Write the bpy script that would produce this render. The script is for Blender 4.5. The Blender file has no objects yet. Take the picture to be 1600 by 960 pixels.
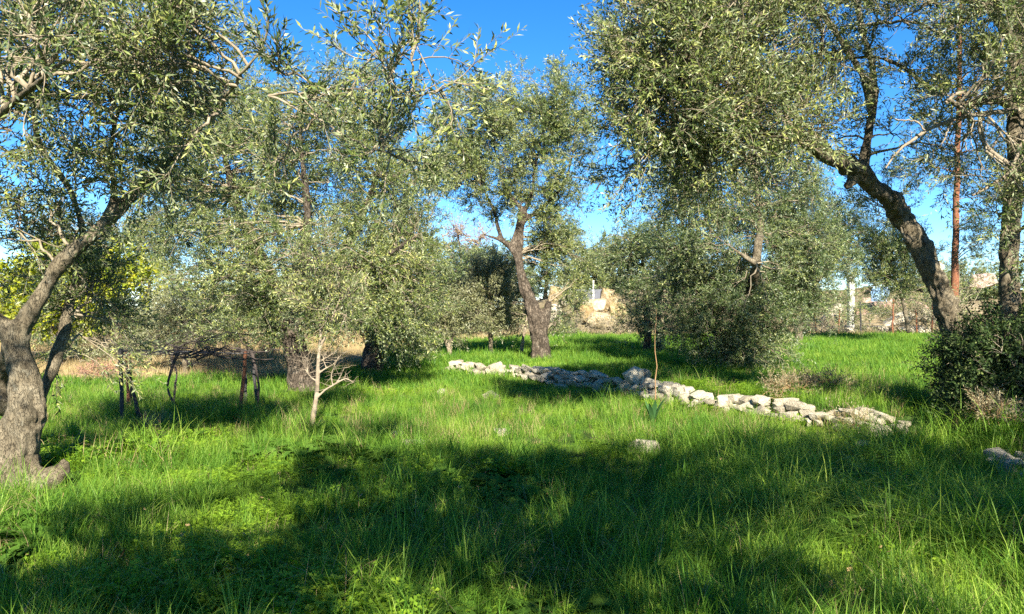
import bpy, bmesh, math, random
import numpy as np
from mathutils import Vector

rng = np.random.default_rng(7)
random.seed(7)
scene = bpy.context.scene
COL = scene.collection

# ------------------------------------------------------------------ camera
F = 1230.0                       # focal length in photo pixels (1600 wide)
CAM_Z = 1.6
cam_d = bpy.data.cameras.new("camera")
cam_d.sensor_width = 36.0
cam_d.lens = F / 1600.0 * 36.0
cam_d.clip_start = 0.05
cam_d.clip_end = 2000.0
cam = bpy.data.objects.new("camera", cam_d)
cam.location = (0, 0, CAM_Z)
cam.rotation_euler = (math.radians(90), 0, 0)
COL.objects.link(cam)
scene.camera = cam

# ------------------------------------------------------------------ light
SUN_EL = math.radians(33.0)
SUN_AZ = math.radians(-10.0)     # sun stands behind the camera, a little to its right
world = bpy.data.worlds.new("World")
scene.world = world
world.use_nodes = True
wn = world.node_tree
wn.nodes.clear()
sky = wn.nodes.new("ShaderNodeTexSky")
sky.sky_type = 'NISHITA'
sky.sun_disc = False
sky.sun_elevation = SUN_EL
sky.sun_rotation = math.pi + SUN_AZ
sky.altitude = 50
sky.air_density = 0.65
sky.dust_density = 0.0
sky.ozone_density = 3.0
bg = wn.nodes.new("ShaderNodeBackground")
bg.inputs[1].default_value = 0.074
wo = wn.nodes.new("ShaderNodeOutputWorld")
hsv = wn.nodes.new("ShaderNodeHueSaturation")
hsv.inputs["Saturation"].default_value = 1.3
wn.links.new(sky.outputs[0], hsv.inputs["Color"])
wn.links.new(hsv.outputs[0], bg.inputs[0])
wn.links.new(bg.outputs[0], wo.inputs[0])

sun_d = bpy.data.lights.new("sun", 'SUN')
sun_d.energy = 5.0
sun_d.angle = math.radians(0.5)
sun_d.color = (1.0, 0.94, 0.81)
sun = bpy.data.objects.new("sun", sun_d)
SUN_DIR = Vector((math.sin(SUN_AZ) * math.cos(SUN_EL), math.cos(SUN_AZ) * math.cos(SUN_EL), -math.sin(SUN_EL)))
sun.rotation_euler = SUN_DIR.to_track_quat('-Z', 'Y').to_euler()
sun.location = (-2, -20, 15)
COL.objects.link(sun)

scene.view_settings.view_transform = 'Standard'
scene.view_settings.look = 'None'
scene.view_settings.exposure = 1.85
scene.view_settings.gamma = 1.0
scene.cycles.max_bounces = 6
scene.cycles.diffuse_bounces = 3
scene.cycles.glossy_bounces = 2
scene.cycles.transmission_bounces = 3
scene.cycles.transparent_max_bounces = 4
scene.cycles.use_denoising = False

# ------------------------------------------------------------------ helpers
def P(px, py, d):
    """world point seen at photo pixel (px, py) when it stands d metres away"""
    return np.array([(px - 800.0) / F * d, d, CAM_Z - (py - 480.0) / F * d])

def unit(v):
    return v / np.maximum(np.linalg.norm(v, axis=-1, keepdims=True), 1e-9)

def hash3(i, j, k):
    n = (i * 374761393 + j * 668265263 + k * 2147483647) & 0xffffffff
    n = ((n ^ (n >> 13)) * 1274126177) & 0xffffffff
    return ((n ^ (n >> 16)) & 0xffff) / 65535.0

def vnoise(p):
    p = np.asarray(p, float)
    i = np.floor(p).astype(np.int64)
    f = p - i
    f = f * f * (3 - 2 * f)
    out = 0
    for a in (0, 1):
        for b in (0, 1):
            for c in (0, 1):
                w = (f[..., 0] if a else 1 - f[..., 0]) * (f[..., 1] if b else 1 - f[..., 1]) * (f[..., 2] if c else 1 - f[..., 2])
                out = out + w * hash3(i[..., 0] + a, i[..., 1] + b, i[..., 2] + c)
    return out * 2 - 1

def fbm(p, o=3):
    p = np.asarray(p, float)
    s, a = 0, 1.0
    for k in range(o):
        s = s + a * vnoise(p * 2 ** k + 17.3 * k)
        a *= 0.5
    return s

def sstep(a, b, x):
    t = np.clip((x - a) / (b - a), 0, 1)
    return t * t * (3 - 2 * t)

# wall line: x of the wall's foot as a function of depth y
WALL = np.array([(4.95, 5.6), (4.9, 7.4), (4.72, 9.4), (4.35, 10.5), (3.72, 11.4), (3.2, 12.3), (2.76, 13.1), (2.28, 14.0), (1.57, 14.9),
                 (0.8, 16.4), (0.0, 17.9), (-1.6, 20.0)])
def wall_x(y):
    ys = np.append(WALL[:, 1], [26.0, 60.0]); xs = np.append(WALL[:, 0], [-6.0, -30.0])
    return np.interp(y, ys, xs)

def H(x, y):
    x = np.asarray(x, float); y = np.asarray(y, float)
    q = np.stack([x * 0.35, y * 0.35, np.zeros_like(x * y)], -1)
    z = 0.05 * fbm(q, 2)
    q2 = np.stack([x * 1.7, y * 1.7, np.zeros_like(x * y) + 3], -1)
    z = z + 0.018 * vnoise(q2)
    t = 0.24 * sstep(-3.0, 2.5, x) * sstep(0.0, 0.4, x - wall_x(y) - 0.1)
    z = z + t
    bank = sstep(38.5, 46, y + 0.6 * np.sin(x * 0.7)) * sstep(-4, 6, x)
    z = z + bank * (1.5 + 0.5 * vnoise(q * 1.3 + 9)) + sstep(46, 60, y) * 1.0 * sstep(-4, 6, x)
    z = z + 0.02 * np.clip(y - 18, 0, 60) * sstep(-3, -7, x)
    return z

def Hs(x, y):
    return float(H(np.array([x]), np.array([y]))[0])

def tag(o, label=None, cat=None, group=None, kind=None):
    if label: o["label"] = label
    if cat: o["category"] = cat
    if group: o["group"] = group
    if kind: o["kind"] = kind
    return o

def empty(name, loc, label=None, cat=None, group=None):
    o = bpy.data.objects.new(name, None)
    o.location = loc
    o.empty_display_size = 0.2
    COL.objects.link(o)
    return tag(o, label, cat, group)

def link(name, me, mat, parent=None, kind=None):
    o = bpy.data.objects.new(name, me)
    if mat is not None and len(me.materials) == 0:
        me.materials.append(mat)
    COL.objects.link(o)
    if parent is not None:
        o.parent = parent
        o.matrix_parent_inverse.identity()
    if kind: o["kind"] = kind
    return o

def quads_mesh(name, v, f, attrs=None, smooth=False):
    """v (N,3); f (M,4) or (M,3) index array"""
    v = np.ascontiguousarray(v, np.float32); f = np.ascontiguousarray(f, np.int32)
    me = bpy.data.meshes.new(name)
    me.vertices.add(len(v)); me.vertices.foreach_set("co", v.ravel())
    k = f.shape[1]
    me.loops.add(f.size); me.loops.foreach_set("vertex_index", f.ravel())
    me.polygons.add(len(f))
    me.polygons.foreach_set("loop_start", np.arange(0, f.size, k, dtype=np.int32))
    me.polygons.foreach_set("loop_total", np.full(len(f), k, np.int32))
    me.polygons.foreach_set("use_smooth", np.full(len(f), smooth, bool))
    for nm, arr in (attrs or {}).items():
        a = me.attributes.new(nm, 'FLOAT', 'FACE')
        a.data.foreach_set("value", np.ascontiguousarray(arr, np.float32))
    me.update(calc_edges=True)
    me.validate()
    return me

def resample(path, n):
    """Catmull-Rom through rows (x,y,z,r)"""
    p = np.asarray(path, float)
    if len(p) == 2:
        return p[0] + (p[1] - p[0]) * np.linspace(0, 1, n)[:, None]
    q = np.vstack([2 * p[0] - p[1], p, 2 * p[-1] - p[-2]])
    seg = np.linalg.norm(np.diff(p[:, :3], axis=0), axis=1)
    s = np.concatenate([[0], np.cumsum(seg)])
    out = []
    for u in np.linspace(0, s[-1], n):
        i = min(np.searchsorted(s, u, side='right') - 1, len(p) - 2)
        t = (u - s[i]) / max(seg[i], 1e-6)
        a, b, c, d = q[i], q[i + 1], q[i + 2], q[i + 3]
        out.append(0.5 * (2 * b + (c - a) * t + (2 * a - 5 * b + 4 * c - d) * t * t + (3 * b - a - 3 * c + d) * t ** 3))
    out = np.array(out)
    out[:, 3] = np.maximum(out[:, 3], 0.001)
    return out

def tubes(A, S=5, cap=False):
    """A (N,R,4) centre lines with radius -> verts, quad faces"""
    A = np.asarray(A, float)
    N, R, _ = A.shape
    C = A[..., :3]
    T = unit(np.gradient(C, axis=1))
    ref = np.where(np.abs(T[:, :1, 2:3]) > 0.9, np.array([1.0, 0, 0]), np.array([0, 0, 1.0]))
    U = unit(np.cross(T, np.broadcast_to(ref, T.shape)))
    W = np.cross(T, U)
    th = np.linspace(0, 2 * np.pi, S, endpoint=False)
    V = C[:, :, None] + A[..., 3][:, :, None, None] * (np.cos(th)[None, None, :, None] * U[:, :, None] + np.sin(th)[None, None, :, None] * W[:, :, None])
    idx = np.arange(N * R * S).reshape(N, R, S)
    a = idx[:, :-1]; b = idx[:, 1:]
    f = np.stack([a, np.roll(a, -1, 2), np.roll(b, -1, 2), b], -1).reshape(-1, 4)
    v = V.reshape(-1, 3)
    if cap:   # close the ends by a fan of degenerate-free quads (pairs collapse to the centre ring)
        v2 = [v]; f2 = [f]; base = len(v)
        for n in range(N):
            for e in (0, R - 1):
                c = C[n, e] + (T[n, e] * (0.5 if e else -0.2)) * A[n, e, 3]
                v2.append(c[None]); ring = idx[n, e]
                for s in range(0, S - 1, 2):
                    q = [base, ring[s], ring[(s + 1) % S], ring[(s + 2) % S]]
                    f2.append(np.array([q if not e else q[::-1]]))
                if S % 2:
                    pass
                base += 1
        v = np.vstack(v2); f = np.vstack(f2)
    return v, f

# ------------------------------------------------------------------ materials
def new_mat(name):
    m = bpy.data.materials.new(name)
    m.use_nodes = True
    nt = m.node_tree
    nt.nodes.clear()
    out = nt.nodes.new("ShaderNodeOutputMaterial")
    return m, nt, out

def N(nt, typ, **kw):
    n = nt.nodes.new(typ)
    for k, v in kw.items():
        if k.startswith("i_"):
            key = k[2:]
            key = int(key) if key.isdigit() else key
            n.inputs[key].default_value = v
        else:
            setattr(n, k, v)
    return n

def ramp(nt, fac, stops):
    r = nt.nodes.new("ShaderNodeValToRGB")
    e = r.color_ramp.elements
    while len(e) > 1: e.remove(e[0])
    e[0].position = stops[0][0]; e[0].color = (*stops[0][1], 1)
    for p, c in stops[1:]:
        x = e.new(p); x.color = (*c, 1)
    nt.links.new(fac, r.inputs[0])
    return r.outputs[0]

def leaf_mat(name, top, under, rough=0.42, transl=0.12, tcol=None, spec=0.32, vary=None):
    """top: colour stops over the leaf's own tint value; under: colour of the leaf's back"""
    m, nt, out = new_mat(name)
    L = nt.links.new
    at = N(nt, "ShaderNodeAttribute", attribute_name="tint")
    col = ramp(nt, at.outputs["Fac"], top)
    geo = N(nt, "ShaderNodeNewGeometry")
    mix = N(nt, "ShaderNodeMix", data_type='RGBA')
    L(geo.outputs["Backfacing"], mix.inputs[0]); L(col, mix.inputs[6]); mix.inputs[7].default_value = (*under, 1)
    bs = N(nt, "ShaderNodeBsdfPrincipled", i_Roughness=rough)
    bs.inputs["Specular IOR Level"].default_value = spec
    L(mix.outputs[2], bs.inputs["Base Color"])
    tr = N(nt, "ShaderNodeBsdfTranslucent")
    hs = N(nt, "ShaderNodeHueSaturation", i_Saturation=1.15, i_Value=1.5)
    L(col, hs.inputs["Color"]); L(hs.outputs[0], tr.inputs[0])
    ms = N(nt, "ShaderNodeMixShader", i_0=transl)
    L(bs.outputs[0], ms.inputs[1]); L(tr.outputs[0], ms.inputs[2]); L(ms.outputs[0], out.inputs[0])
    return m

def grass_mat(name, stops, transl=0.35, rough=0.5, dry=None):
    m, nt, out = new_mat(name)
    L = nt.links.new
    at = N(nt, "ShaderNodeAttribute", attribute_name="tint")
    oi = N(nt, "ShaderNodeObjectInfo")
    geo = N(nt, "ShaderNodeNewGeometry")
    no = N(nt, "ShaderNodeTexNoise", i_Scale=0.7, i_Detail=3.0)
    L(geo.outputs["Position"], no.inputs["Vector"])
    a = N(nt, "ShaderNodeMath", operation='MULTIPLY_ADD', i_1=0.25)
    L(oi.outputs["Random"], a.inputs[0])
    b = N(nt, "ShaderNodeMath", operation='MULTIPLY_ADD', i_1=0.45, i_2=-0.1)
    L(at.outputs["Fac"], b.inputs[0]); L(b.outputs[0], a.inputs[2])
    c = N(nt, "ShaderNodeMath", operation='MULTIPLY_ADD', i_1=0.7, i_2=-0.15)
    L(no.outputs["Fac"], c.inputs[0])
    d = N(nt, "ShaderNodeMath", operation='ADD'); L(a.outputs[0], d.inputs[0]); L(c.outputs[0], d.inputs[1])
    col = ramp(nt, d.outputs[0], stops)
    bs = N(nt, "ShaderNodeBsdfPrincipled", i_Roughness=rough)
    bs.inputs["Specular IOR Level"].default_value = 0.18 if rough < 0.7 else 0.05
    L(col, bs.inputs["Base Color"])
    tr = N(nt, "ShaderNodeBsdfTranslucent")
    hs = N(nt, "ShaderNodeHueSaturation", i_Saturation=1.1, i_Value=1.5)
    L(col, hs.inputs["Color"]); L(hs.outputs[0], tr.inputs[0])
    ms = N(nt, "ShaderNodeMixShader", i_0=transl)
    L(bs.outputs[0], ms.inputs[1]); L(tr.outputs[0], ms.inputs[2]); L(ms.outputs[0], out.inputs[0])
    return m

def rough_mat(name, stops, scale=6.0, detail=6.0, bump=0.4, bscale=30.0, rough=0.9, stretch=(1, 1, 1), spots=None, per_obj=0.0, dist=0.02):
    """mottled surface (bark, stone, soil, rust) with relief"""
    m, nt, out = new_mat(name)
    L = nt.links.new
    tc = N(nt, "ShaderNodeTexCoord")
    mp = N(nt, "ShaderNodeMapping")
    mp.inputs["Scale"].default_value = stretch
    L(tc.outputs["Object"], mp.inputs[0])
    n1 = N(nt, "ShaderNodeTexNoise", i_Scale=scale, i_Detail=detail, i_Roughness=0.65)
    L(mp.outputs[0], n1.inputs["Vector"])
    fac = n1.outputs["Fac"]
    if per_obj:
        oi = N(nt, "ShaderNodeObjectInfo")
        ad = N(nt, "ShaderNodeMath", operation='MULTIPLY_ADD', i_1=per_obj)
        sb = N(nt, "ShaderNodeMath", operation='ADD', i_1=-per_obj * 0.5)
        L(oi.outputs["Random"], ad.inputs[0]); L(fac, sb.inputs[0]); L(sb.outputs[0], ad.inputs[2])
        fac = ad.outputs[0]
    col = ramp(nt, fac, stops)
    if spots:
        v = N(nt, "ShaderNodeTexNoise", i_Scale=spots[0], i_Detail=4.0, i_Roughness=0.7)
        L(mp.outputs[0], v.inputs["Vector"])
        r2 = ramp(nt, v.outputs["Fac"], [(spots[1], (0, 0, 0)), (spots[1] + 0.08, (1, 1, 1))])
        mx = N(nt, "ShaderNodeMix", data_type='RGBA')
        L(r2, mx.inputs[0]); L(col, mx.inputs[6]); mx.inputs[7].default_value = (*spots[2], 1)
        col = mx.outputs[2]
    n2 = N(nt, "ShaderNodeTexNoise", i_Scale=bscale, i_Detail=7.0, i_Roughness=0.7)
    L(mp.outputs[0], n2.inputs["Vector"])
    n3 = N(nt, "ShaderNodeTexVoronoi", i_Scale=bscale * 0.6)
    L(mp.outputs[0], n3.inputs["Vector"])
    sm = N(nt, "ShaderNodeMath", operation='MULTIPLY_ADD', i_1=0.5)
    L(n3.outputs["Distance"], sm.inputs[0]); L(n2.outputs["Fac"], sm.inputs[2])
    bp = N(nt, "ShaderNodeBump", i_Strength=bump, i_Distance=dist)
    L(sm.outputs[0], bp.inputs["Height"])
    bs = N(nt, "ShaderNodeBsdfPrincipled", i_Roughness=rough)
    bs.inputs["Specular IOR Level"].default_value = 0.2
    L(col, bs.inputs["Base Color"]); L(bp.outputs[0], bs.inputs["Normal"])
    L(bs.outputs[0], out.inputs[0])
    return m

M = {}
M['olive'] = leaf_mat("olive_leaf", [(0.0, (0.020, 0.040, 0.011)), (0.42, (0.080, 0.113, 0.026)), (0.78, (0.195, 0.220, 0.056)), (1.0, (0.35, 0.34, 0.11))], (0.20, 0.225, 0.115))
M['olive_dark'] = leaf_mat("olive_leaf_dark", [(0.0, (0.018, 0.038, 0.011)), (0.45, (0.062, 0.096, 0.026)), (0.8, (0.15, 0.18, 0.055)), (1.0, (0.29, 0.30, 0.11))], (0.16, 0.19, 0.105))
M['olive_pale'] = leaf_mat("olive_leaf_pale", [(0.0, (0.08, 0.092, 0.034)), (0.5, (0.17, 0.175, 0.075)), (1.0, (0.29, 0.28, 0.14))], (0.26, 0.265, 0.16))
M['yellow'] = leaf_mat("yellow_leaf", [(0.0, (0.12, 0.17, 0.015)), (0.5, (0.26, 0.30, 0.018)), (1.0, (0.46, 0.41, 0.025))], (0.34, 0.36, 0.06), transl=0.4)
M['bush'] = leaf_mat("bush_leaf", [(0.0, (0.015, 0.032, 0.008)), (0.55, (0.035, 0.062, 0.014)), (1.0, (0.11, 0.14, 0.035))], (0.05, 0.075, 0.025), rough=0.55, spec=0.2)
M['pine'] = leaf_mat("pine_needle", [(0.0, (0.015, 0.035, 0.02)), (1.0, (0.05, 0.085, 0.04))], (0.04, 0.06, 0.035), rough=0.6, transl=0.08)
M['scrub'] = leaf_mat("scrub_leaf", [(0.0, (0.10, 0.09, 0.05)), (0.5, (0.20, 0.17, 0.09)), (1.0, (0.34, 0.27, 0.14))], (0.24, 0.21, 0.13), rough=0.7)
M['russet'] = leaf_mat("russet_leaf", [(0.0, (0.16, 0.07, 0.05)), (1.0, (0.34, 0.18, 0.11))], (0.28, 0.17, 0.12), rough=0.7)
M['bark'] = rough_mat("olive_bark", [(0.3, (0.045, 0.038, 0.026)), (0.46, (0.135, 0.115, 0.078)), (0.60, (0.23, 0.20, 0.14)), (0.75, (0.33, 0.30, 0.23))], scale=9, bump=0.9, bscale=38, stretch=(1, 1, 0.55), spots=(5.0, 0.60, (0.10, 0.085, 0.06)))
M['bark_rough'] = rough_mat("old_olive_bark", [(0.3, (0.035, 0.029, 0.022)), (0.5, (0.135, 0.108, 0.080)), (0.72, (0.27, 0.228, 0.175))], scale=11, bump=1.0, bscale=22, stretch=(1, 1, 0.4), spots=(6.0, 0.57, (0.06, 0.05, 0.04)), dist=0.05)
M['bark_pale'] = rough_mat("pale_bark", [(0.3, (0.16, 0.12, 0.08)), (0.7, (0.32, 0.265, 0.19))], scale=14, bump=0.4, bscale=50)
M['twig'] = rough_mat("twig_bark", [(0.3, (0.14, 0.11, 0.07)), (0.7, (0.34, 0.285, 0.20))], scale=12, bump=0.2, bscale=60)
M['vine'] = rough_mat("vine_bark", [(0.3, (0.025, 0.02, 0.018)), (0.7, (0.09, 0.07, 0.06))], scale=14, bump=0.7, bscale=60, stretch=(1, 1, 0.4))
M['rust'] = rough_mat("rusty_iron", [(0.3, (0.09, 0.035, 0.02)), (0.6, (0.22, 0.09, 0.045)), (0.8, (0.30, 0.15, 0.08))], scale=18, bump=0.4, bscale=80, rough=0.8)
M['dark_iron'] = rough_mat("dark_iron", [(0.3, (0.02, 0.02, 0.022)), (0.7, (0.06, 0.055, 0.05))], scale=18, bump=0.3, bscale=80, rough=0.7)
M['wire'] = rough_mat("wire", [(0.3, (0.08, 0.075, 0.07)), (0.7, (0.16, 0.15, 0.14))], scale=8, bump=0.1, rough=0.6)
M['stone'] = rough_mat("limestone", [(0.22, (0.13, 0.105, 0.07)), (0.40, (0.33, 0.285, 0.205)), (0.58, (0.50, 0.44, 0.325)), (0.8, (0.60, 0.545, 0.43))], scale=7, bump=0.8, bscale=22, per_obj=0.22, spots=(9.0, 0.60, (0.20, 0.19, 0.165)), dist=0.03)
M['stone_ochre'] = rough_mat("ochre_rock", [(0.3, (0.20, 0.13, 0.06)), (0.5, (0.34, 0.25, 0.125)), (0.7, (0.44, 0.37, 0.26))], scale=3, bump=0.9, bscale=6, per_obj=0.3, dist=0.1)
M['stone_pink'] = rough_mat("pinkish_rubble", [(0.3, (0.23, 0.125, 0.09)), (0.5, (0.33, 0.205, 0.155)), (0.7, (0.42, 0.33, 0.27))], scale=3, bump=0.9, bscale=6, per_obj=0.3, dist=0.1)
M['concrete'] = rough_mat("pale_concrete", [(0.3, (0.50, 0.48, 0.44)), (0.7, (0.70, 0.68, 0.63))], scale=5, bump=0.4, bscale=25, spots=(4.0, 0.62, (0.3, 0.29, 0.26)))
M['plaster'] = rough_mat("old_plaster", [(0.3, (0.27, 0.24, 0.19)), (0.7, (0.44, 0.41, 0.35))], scale=1.5, bump=0.6, bscale=8, spots=(2.0, 0.58, (0.36, 0.29, 0.2)))
M['slate'] = rough_mat("grey_slate", [(0.3, (0.09, 0.09, 0.10)), (0.7, (0.17, 0.17, 0.18))], scale=4, bump=0.5, bscale=12)
M['blue'] = rough_mat("blue_sheet", [(0.3, (0.16, 0.34, 0.60)), (0.7, (0.42, 0.58, 0.80))], scale=2.5, bump=0.5, bscale=6, rough=0.5)
M['stalk'] = rough_mat("dry_stalk", [(0.3, (0.20, 0.11, 0.05)), (0.7, (0.33, 0.20, 0.10))], scale=14, bump=0.3, bscale=60)
M['white_petal'] = rough_mat("white_petal", [(0.3, (0.7, 0.7, 0.66)), (0.7, (0.8, 0.8, 0.78))], scale=30, bump=0)
M['yellow_petal'] = rough_mat("yellow_petal", [(0.3, (0.75, 0.55, 0.03)), (0.7, (0.8, 0.65, 0.05))], scale=30, bump=0)
M['dead_leaf'] = leaf_mat("dead_leaf", [(0.0, (0.16, 0.08, 0.03)), (0.6, (0.38, 0.20, 0.06)), (1.0, (0.60, 0.38, 0.12))], (0.42, 0.28, 0.12), rough=0.7, transl=0.2)
G_ST = [(0.0, (0.022, 0.070, 0.012)), (0.33, (0.070, 0.168, 0.018)), (0.56, (0.158, 0.275, 0.030)), (0.8, (0.30, 0.375, 0.06)), (1.0, (0.46, 0.42, 0.16))]
M['grass'] = grass_mat("grass_blade", G_ST)
M['clover'] = grass_mat("clover_leaf", [(0.0, (0.07, 0.14, 0.012)), (0.5, (0.17, 0.28, 0.020)), (1.0, (0.32, 0.40, 0.035))], transl=0.35)
M['weed'] = grass_mat("weed_leaf", [(0.0, (0.035, 0.085, 0.012)), (0.5, (0.075, 0.15, 0.02)), (1.0, (0.14, 0.22, 0.04))], transl=0.25, rough=0.75)
M['straw'] = grass_mat("dry_grass_blade", [(0.0, (0.20, 0.14, 0.06)), (0.5, (0.36, 0.27, 0.13)), (1.0, (0.52, 0.42, 0.23))], transl=0.2)
M['squill'] = grass_mat("squill_leaf", [(0.0, (0.025, 0.075, 0.022)), (1.0, (0.075, 0.15, 0.05))], transl=0.15, rough=0.5)

def bark_mat(name, stops, scale, crack, lichen, deep=0.55):
    m, nt, out = new_mat(name)
    L = nt.links.new
    tc = N(nt, "ShaderNodeTexCoord")
    mp = N(nt, "ShaderNodeMapping"); mp.inputs["Scale"].default_value = (1, 1, 0.32)
    L(tc.outputs["Object"], mp.inputs[0])
    wob = N(nt, "ShaderNodeTexNoise", i_Scale=scale * 0.8, i_Detail=4.0)
    L(mp.outputs[0], wob.inputs["Vector"])
    va = N(nt, "ShaderNodeVectorMath", operation='MULTIPLY_ADD'); va.inputs[1].default_value = (0.28, 0.28, 0.28)
    L(wob.outputs["Color"], va.inputs[0]); L(mp.outputs[0], va.inputs[2])
    vo = N(nt, "ShaderNodeTexVoronoi", i_Scale=scale, feature='DISTANCE_TO_EDGE')
    L(va.outputs[0], vo.inputs["Vector"])
    cr = ramp(nt, vo.outputs["Distance"], [(0.0, (0, 0, 0)), (crack, (1, 1, 1))])
    n1 = N(nt, "ShaderNodeTexNoise", i_Scale=scale * 0.30, i_Detail=10.0, i_Roughness=0.72)
    L(tc.outputs["Object"], n1.inputs["Vector"])
    col = ramp(nt, n1.outputs["Fac"], stops)
    dk = N(nt, "ShaderNodeMix", data_type='RGBA', blend_type='MULTIPLY')
    dk.inputs[0].default_value = deep
    L(col, dk.inputs[6]); L(cr, dk.inputs[7])
    ln = N(nt, "ShaderNodeTexNoise", i_Scale=5.5, i_Detail=6.0, i_Roughness=0.7)
    L(tc.outputs["Object"], ln.inputs["Vector"])
    lr = ramp(nt, ln.outputs["Fac"], [(0.60, (0, 0, 0)), (0.70, (0.6, 0.6, 0.6))])
    lm = N(nt, "ShaderNodeMix", data_type='RGBA')
    L(lr, lm.inputs[0]); L(dk.outputs[2], lm.inputs[6]); lm.inputs[7].default_value = (*lichen, 1)
    n2 = N(nt, "ShaderNodeTexNoise", i_Scale=scale * 2.2, i_Detail=9.0, i_Roughness=0.75)
    L(mp.outputs[0], n2.inputs["Vector"])
    ad = N(nt, "ShaderNodeMath", operation='MULTIPLY_ADD', i_1=0.55)
    cm = N(nt, "ShaderNodeMath", operation='MULTIPLY', i_1=deep * 1.5); L(cr, cm.inputs[0])
    L(n2.outputs["Fac"], ad.inputs[0]); L(cm.outputs[0], ad.inputs[2])
    bp = N(nt, "ShaderNodeBump", i_Strength=1.0, i_Distance=0.035)
    L(ad.outputs[0], bp.inputs["Height"])
    bs = N(nt, "ShaderNodeBsdfPrincipled", i_Roughness=0.9)
    bs.inputs["Specular IOR Level"].default_value = 0.15
    L(lm.outputs[2], bs.inputs["Base Color"]); L(bp.outputs[0], bs.inputs["Normal"]); L(bs.outputs[0], out.inputs[0])
    return m
M['bark'] = bark_mat("olive_bark", [(0.28, (0.045, 0.034, 0.022)), (0.46, (0.145, 0.117, 0.075)), (0.62, (0.24, 0.20, 0.135)), (0.78, (0.32, 0.285, 0.205))], 22.0, 0.07, (0.29, 0.28, 0.22), 0.25)
M['bark_rough'] = bark_mat("old_olive_bark", [(0.28, (0.024, 0.019, 0.014)), (0.5, (0.11, 0.085, 0.062)), (0.75, (0.23, 0.19, 0.145))], 15.0, 0.14, (0.24, 0.225, 0.18), 0.42)

def ground_mat():
    m, nt, out = new_mat("meadow_soil")
    L = nt.links.new
    geo = N(nt, "ShaderNodeNewGeometry")
    n1 = N(nt, "ShaderNodeTexNoise", i_Scale=1.3, i_Detail=8.0, i_Roughness=0.7)
    L(geo.outputs["Position"], n1.inputs["Vector"])
    green = ramp(nt, n1.outputs["Fac"], [(0.3, (0.020, 0.032, 0.010)), (0.5, (0.04, 0.075, 0.015)), (0.7, (0.075, 0.12, 0.028))])
    n2 = N(nt, "ShaderNodeTexNoise", i_Scale=2.2, i_Detail=9.0, i_Roughness=0.75)
    L(geo.outputs["Position"], n2.inputs["Vector"])
    dry = ramp(nt, n2.outputs["Fac"], [(0.3, (0.09, 0.075, 0.04)), (0.5, (0.21, 0.165, 0.095)), (0.7, (0.33, 0.275, 0.19))])
    at = N(nt, "ShaderNodeAttribute", attribute_name="dry")
    mx = N(nt, "ShaderNodeMix", data_type='RGBA')
    L(at.outputs["Fac"], mx.inputs[0]); L(green, mx.inputs[6]); L(dry, mx.inputs[7])
    bp = N(nt, "ShaderNodeBump", i_Strength=0.8, i_Distance=0.06)
    n3 = N(nt, "ShaderNodeTexNoise", i_Scale=9.0, i_Detail=8.0, i_Roughness=0.7)
    L(geo.outputs["Position"], n3.inputs["Vector"]); L(n3.outputs["Fac"], bp.inputs["Height"])
    bs = N(nt, "ShaderNodeBsdfPrincipled", i_Roughness=1.0)
    bs.inputs["Specular IOR Level"].default_value = 0.02
    L(mx.outputs[2], bs.inputs["Base Color"]); L(bp.outputs[0], bs.inputs["Normal"]); L(bs.outputs[0], out.inputs[0])
    return m
M['ground'] = ground_mat()

def dryness(x, y):
    q = np.stack([x * 0.4, y * 0.4, np.zeros_like(x) + 5], -1)
    n = vnoise(q)
    left = sstep(16.3, 18.2, y + 1.0 * n - 0.22 * (x + 8)) * sstep(-3.6, -4.8, x + 0.4 * n)
    far = sstep(36.5, 38.5, y + 1.0 * n) * sstep(-6, 0, x)
    return np.clip(left + far, 0, 1)

# ------------------------------------------------------------------ ground
def build_ground():
    ys = np.concatenate([np.linspace(-40, -4, 10), np.arange(-3, 26, 0.22), np.arange(26, 62, 0.7), np.linspace(63, 140, 20), np.linspace(170, 900, 8)])
    xs = np.concatenate([np.linspace(-700, -80, 6), np.linspace(-60, -17, 16), np.arange(-16, 16, 0.25), np.linspace(16.5, 60, 20), np.linspace(80, 700, 6)])
    X, Y = np.meshgrid(xs, ys)
    Z = H(X, Y)
    ny, nx = X.shape
    idx = np.arange(nx * ny).reshape(ny, nx)
    f = np.stack([idx[:-1, :-1], idx[:-1, 1:], idx[1:, 1:], idx[1:, :-1]], -1).reshape(-1, 4)
    v = np.stack([X, Y, Z], -1).reshape(-1, 3)
    cx = v[f].mean(1)
    me = quads_mesh("ground", v, f, {"dry": dryness(cx[:, 0], cx[:, 1])}, True)
    o = link("ground", me, M['ground'])
    tag(o, kind="structure")
build_ground()

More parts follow.
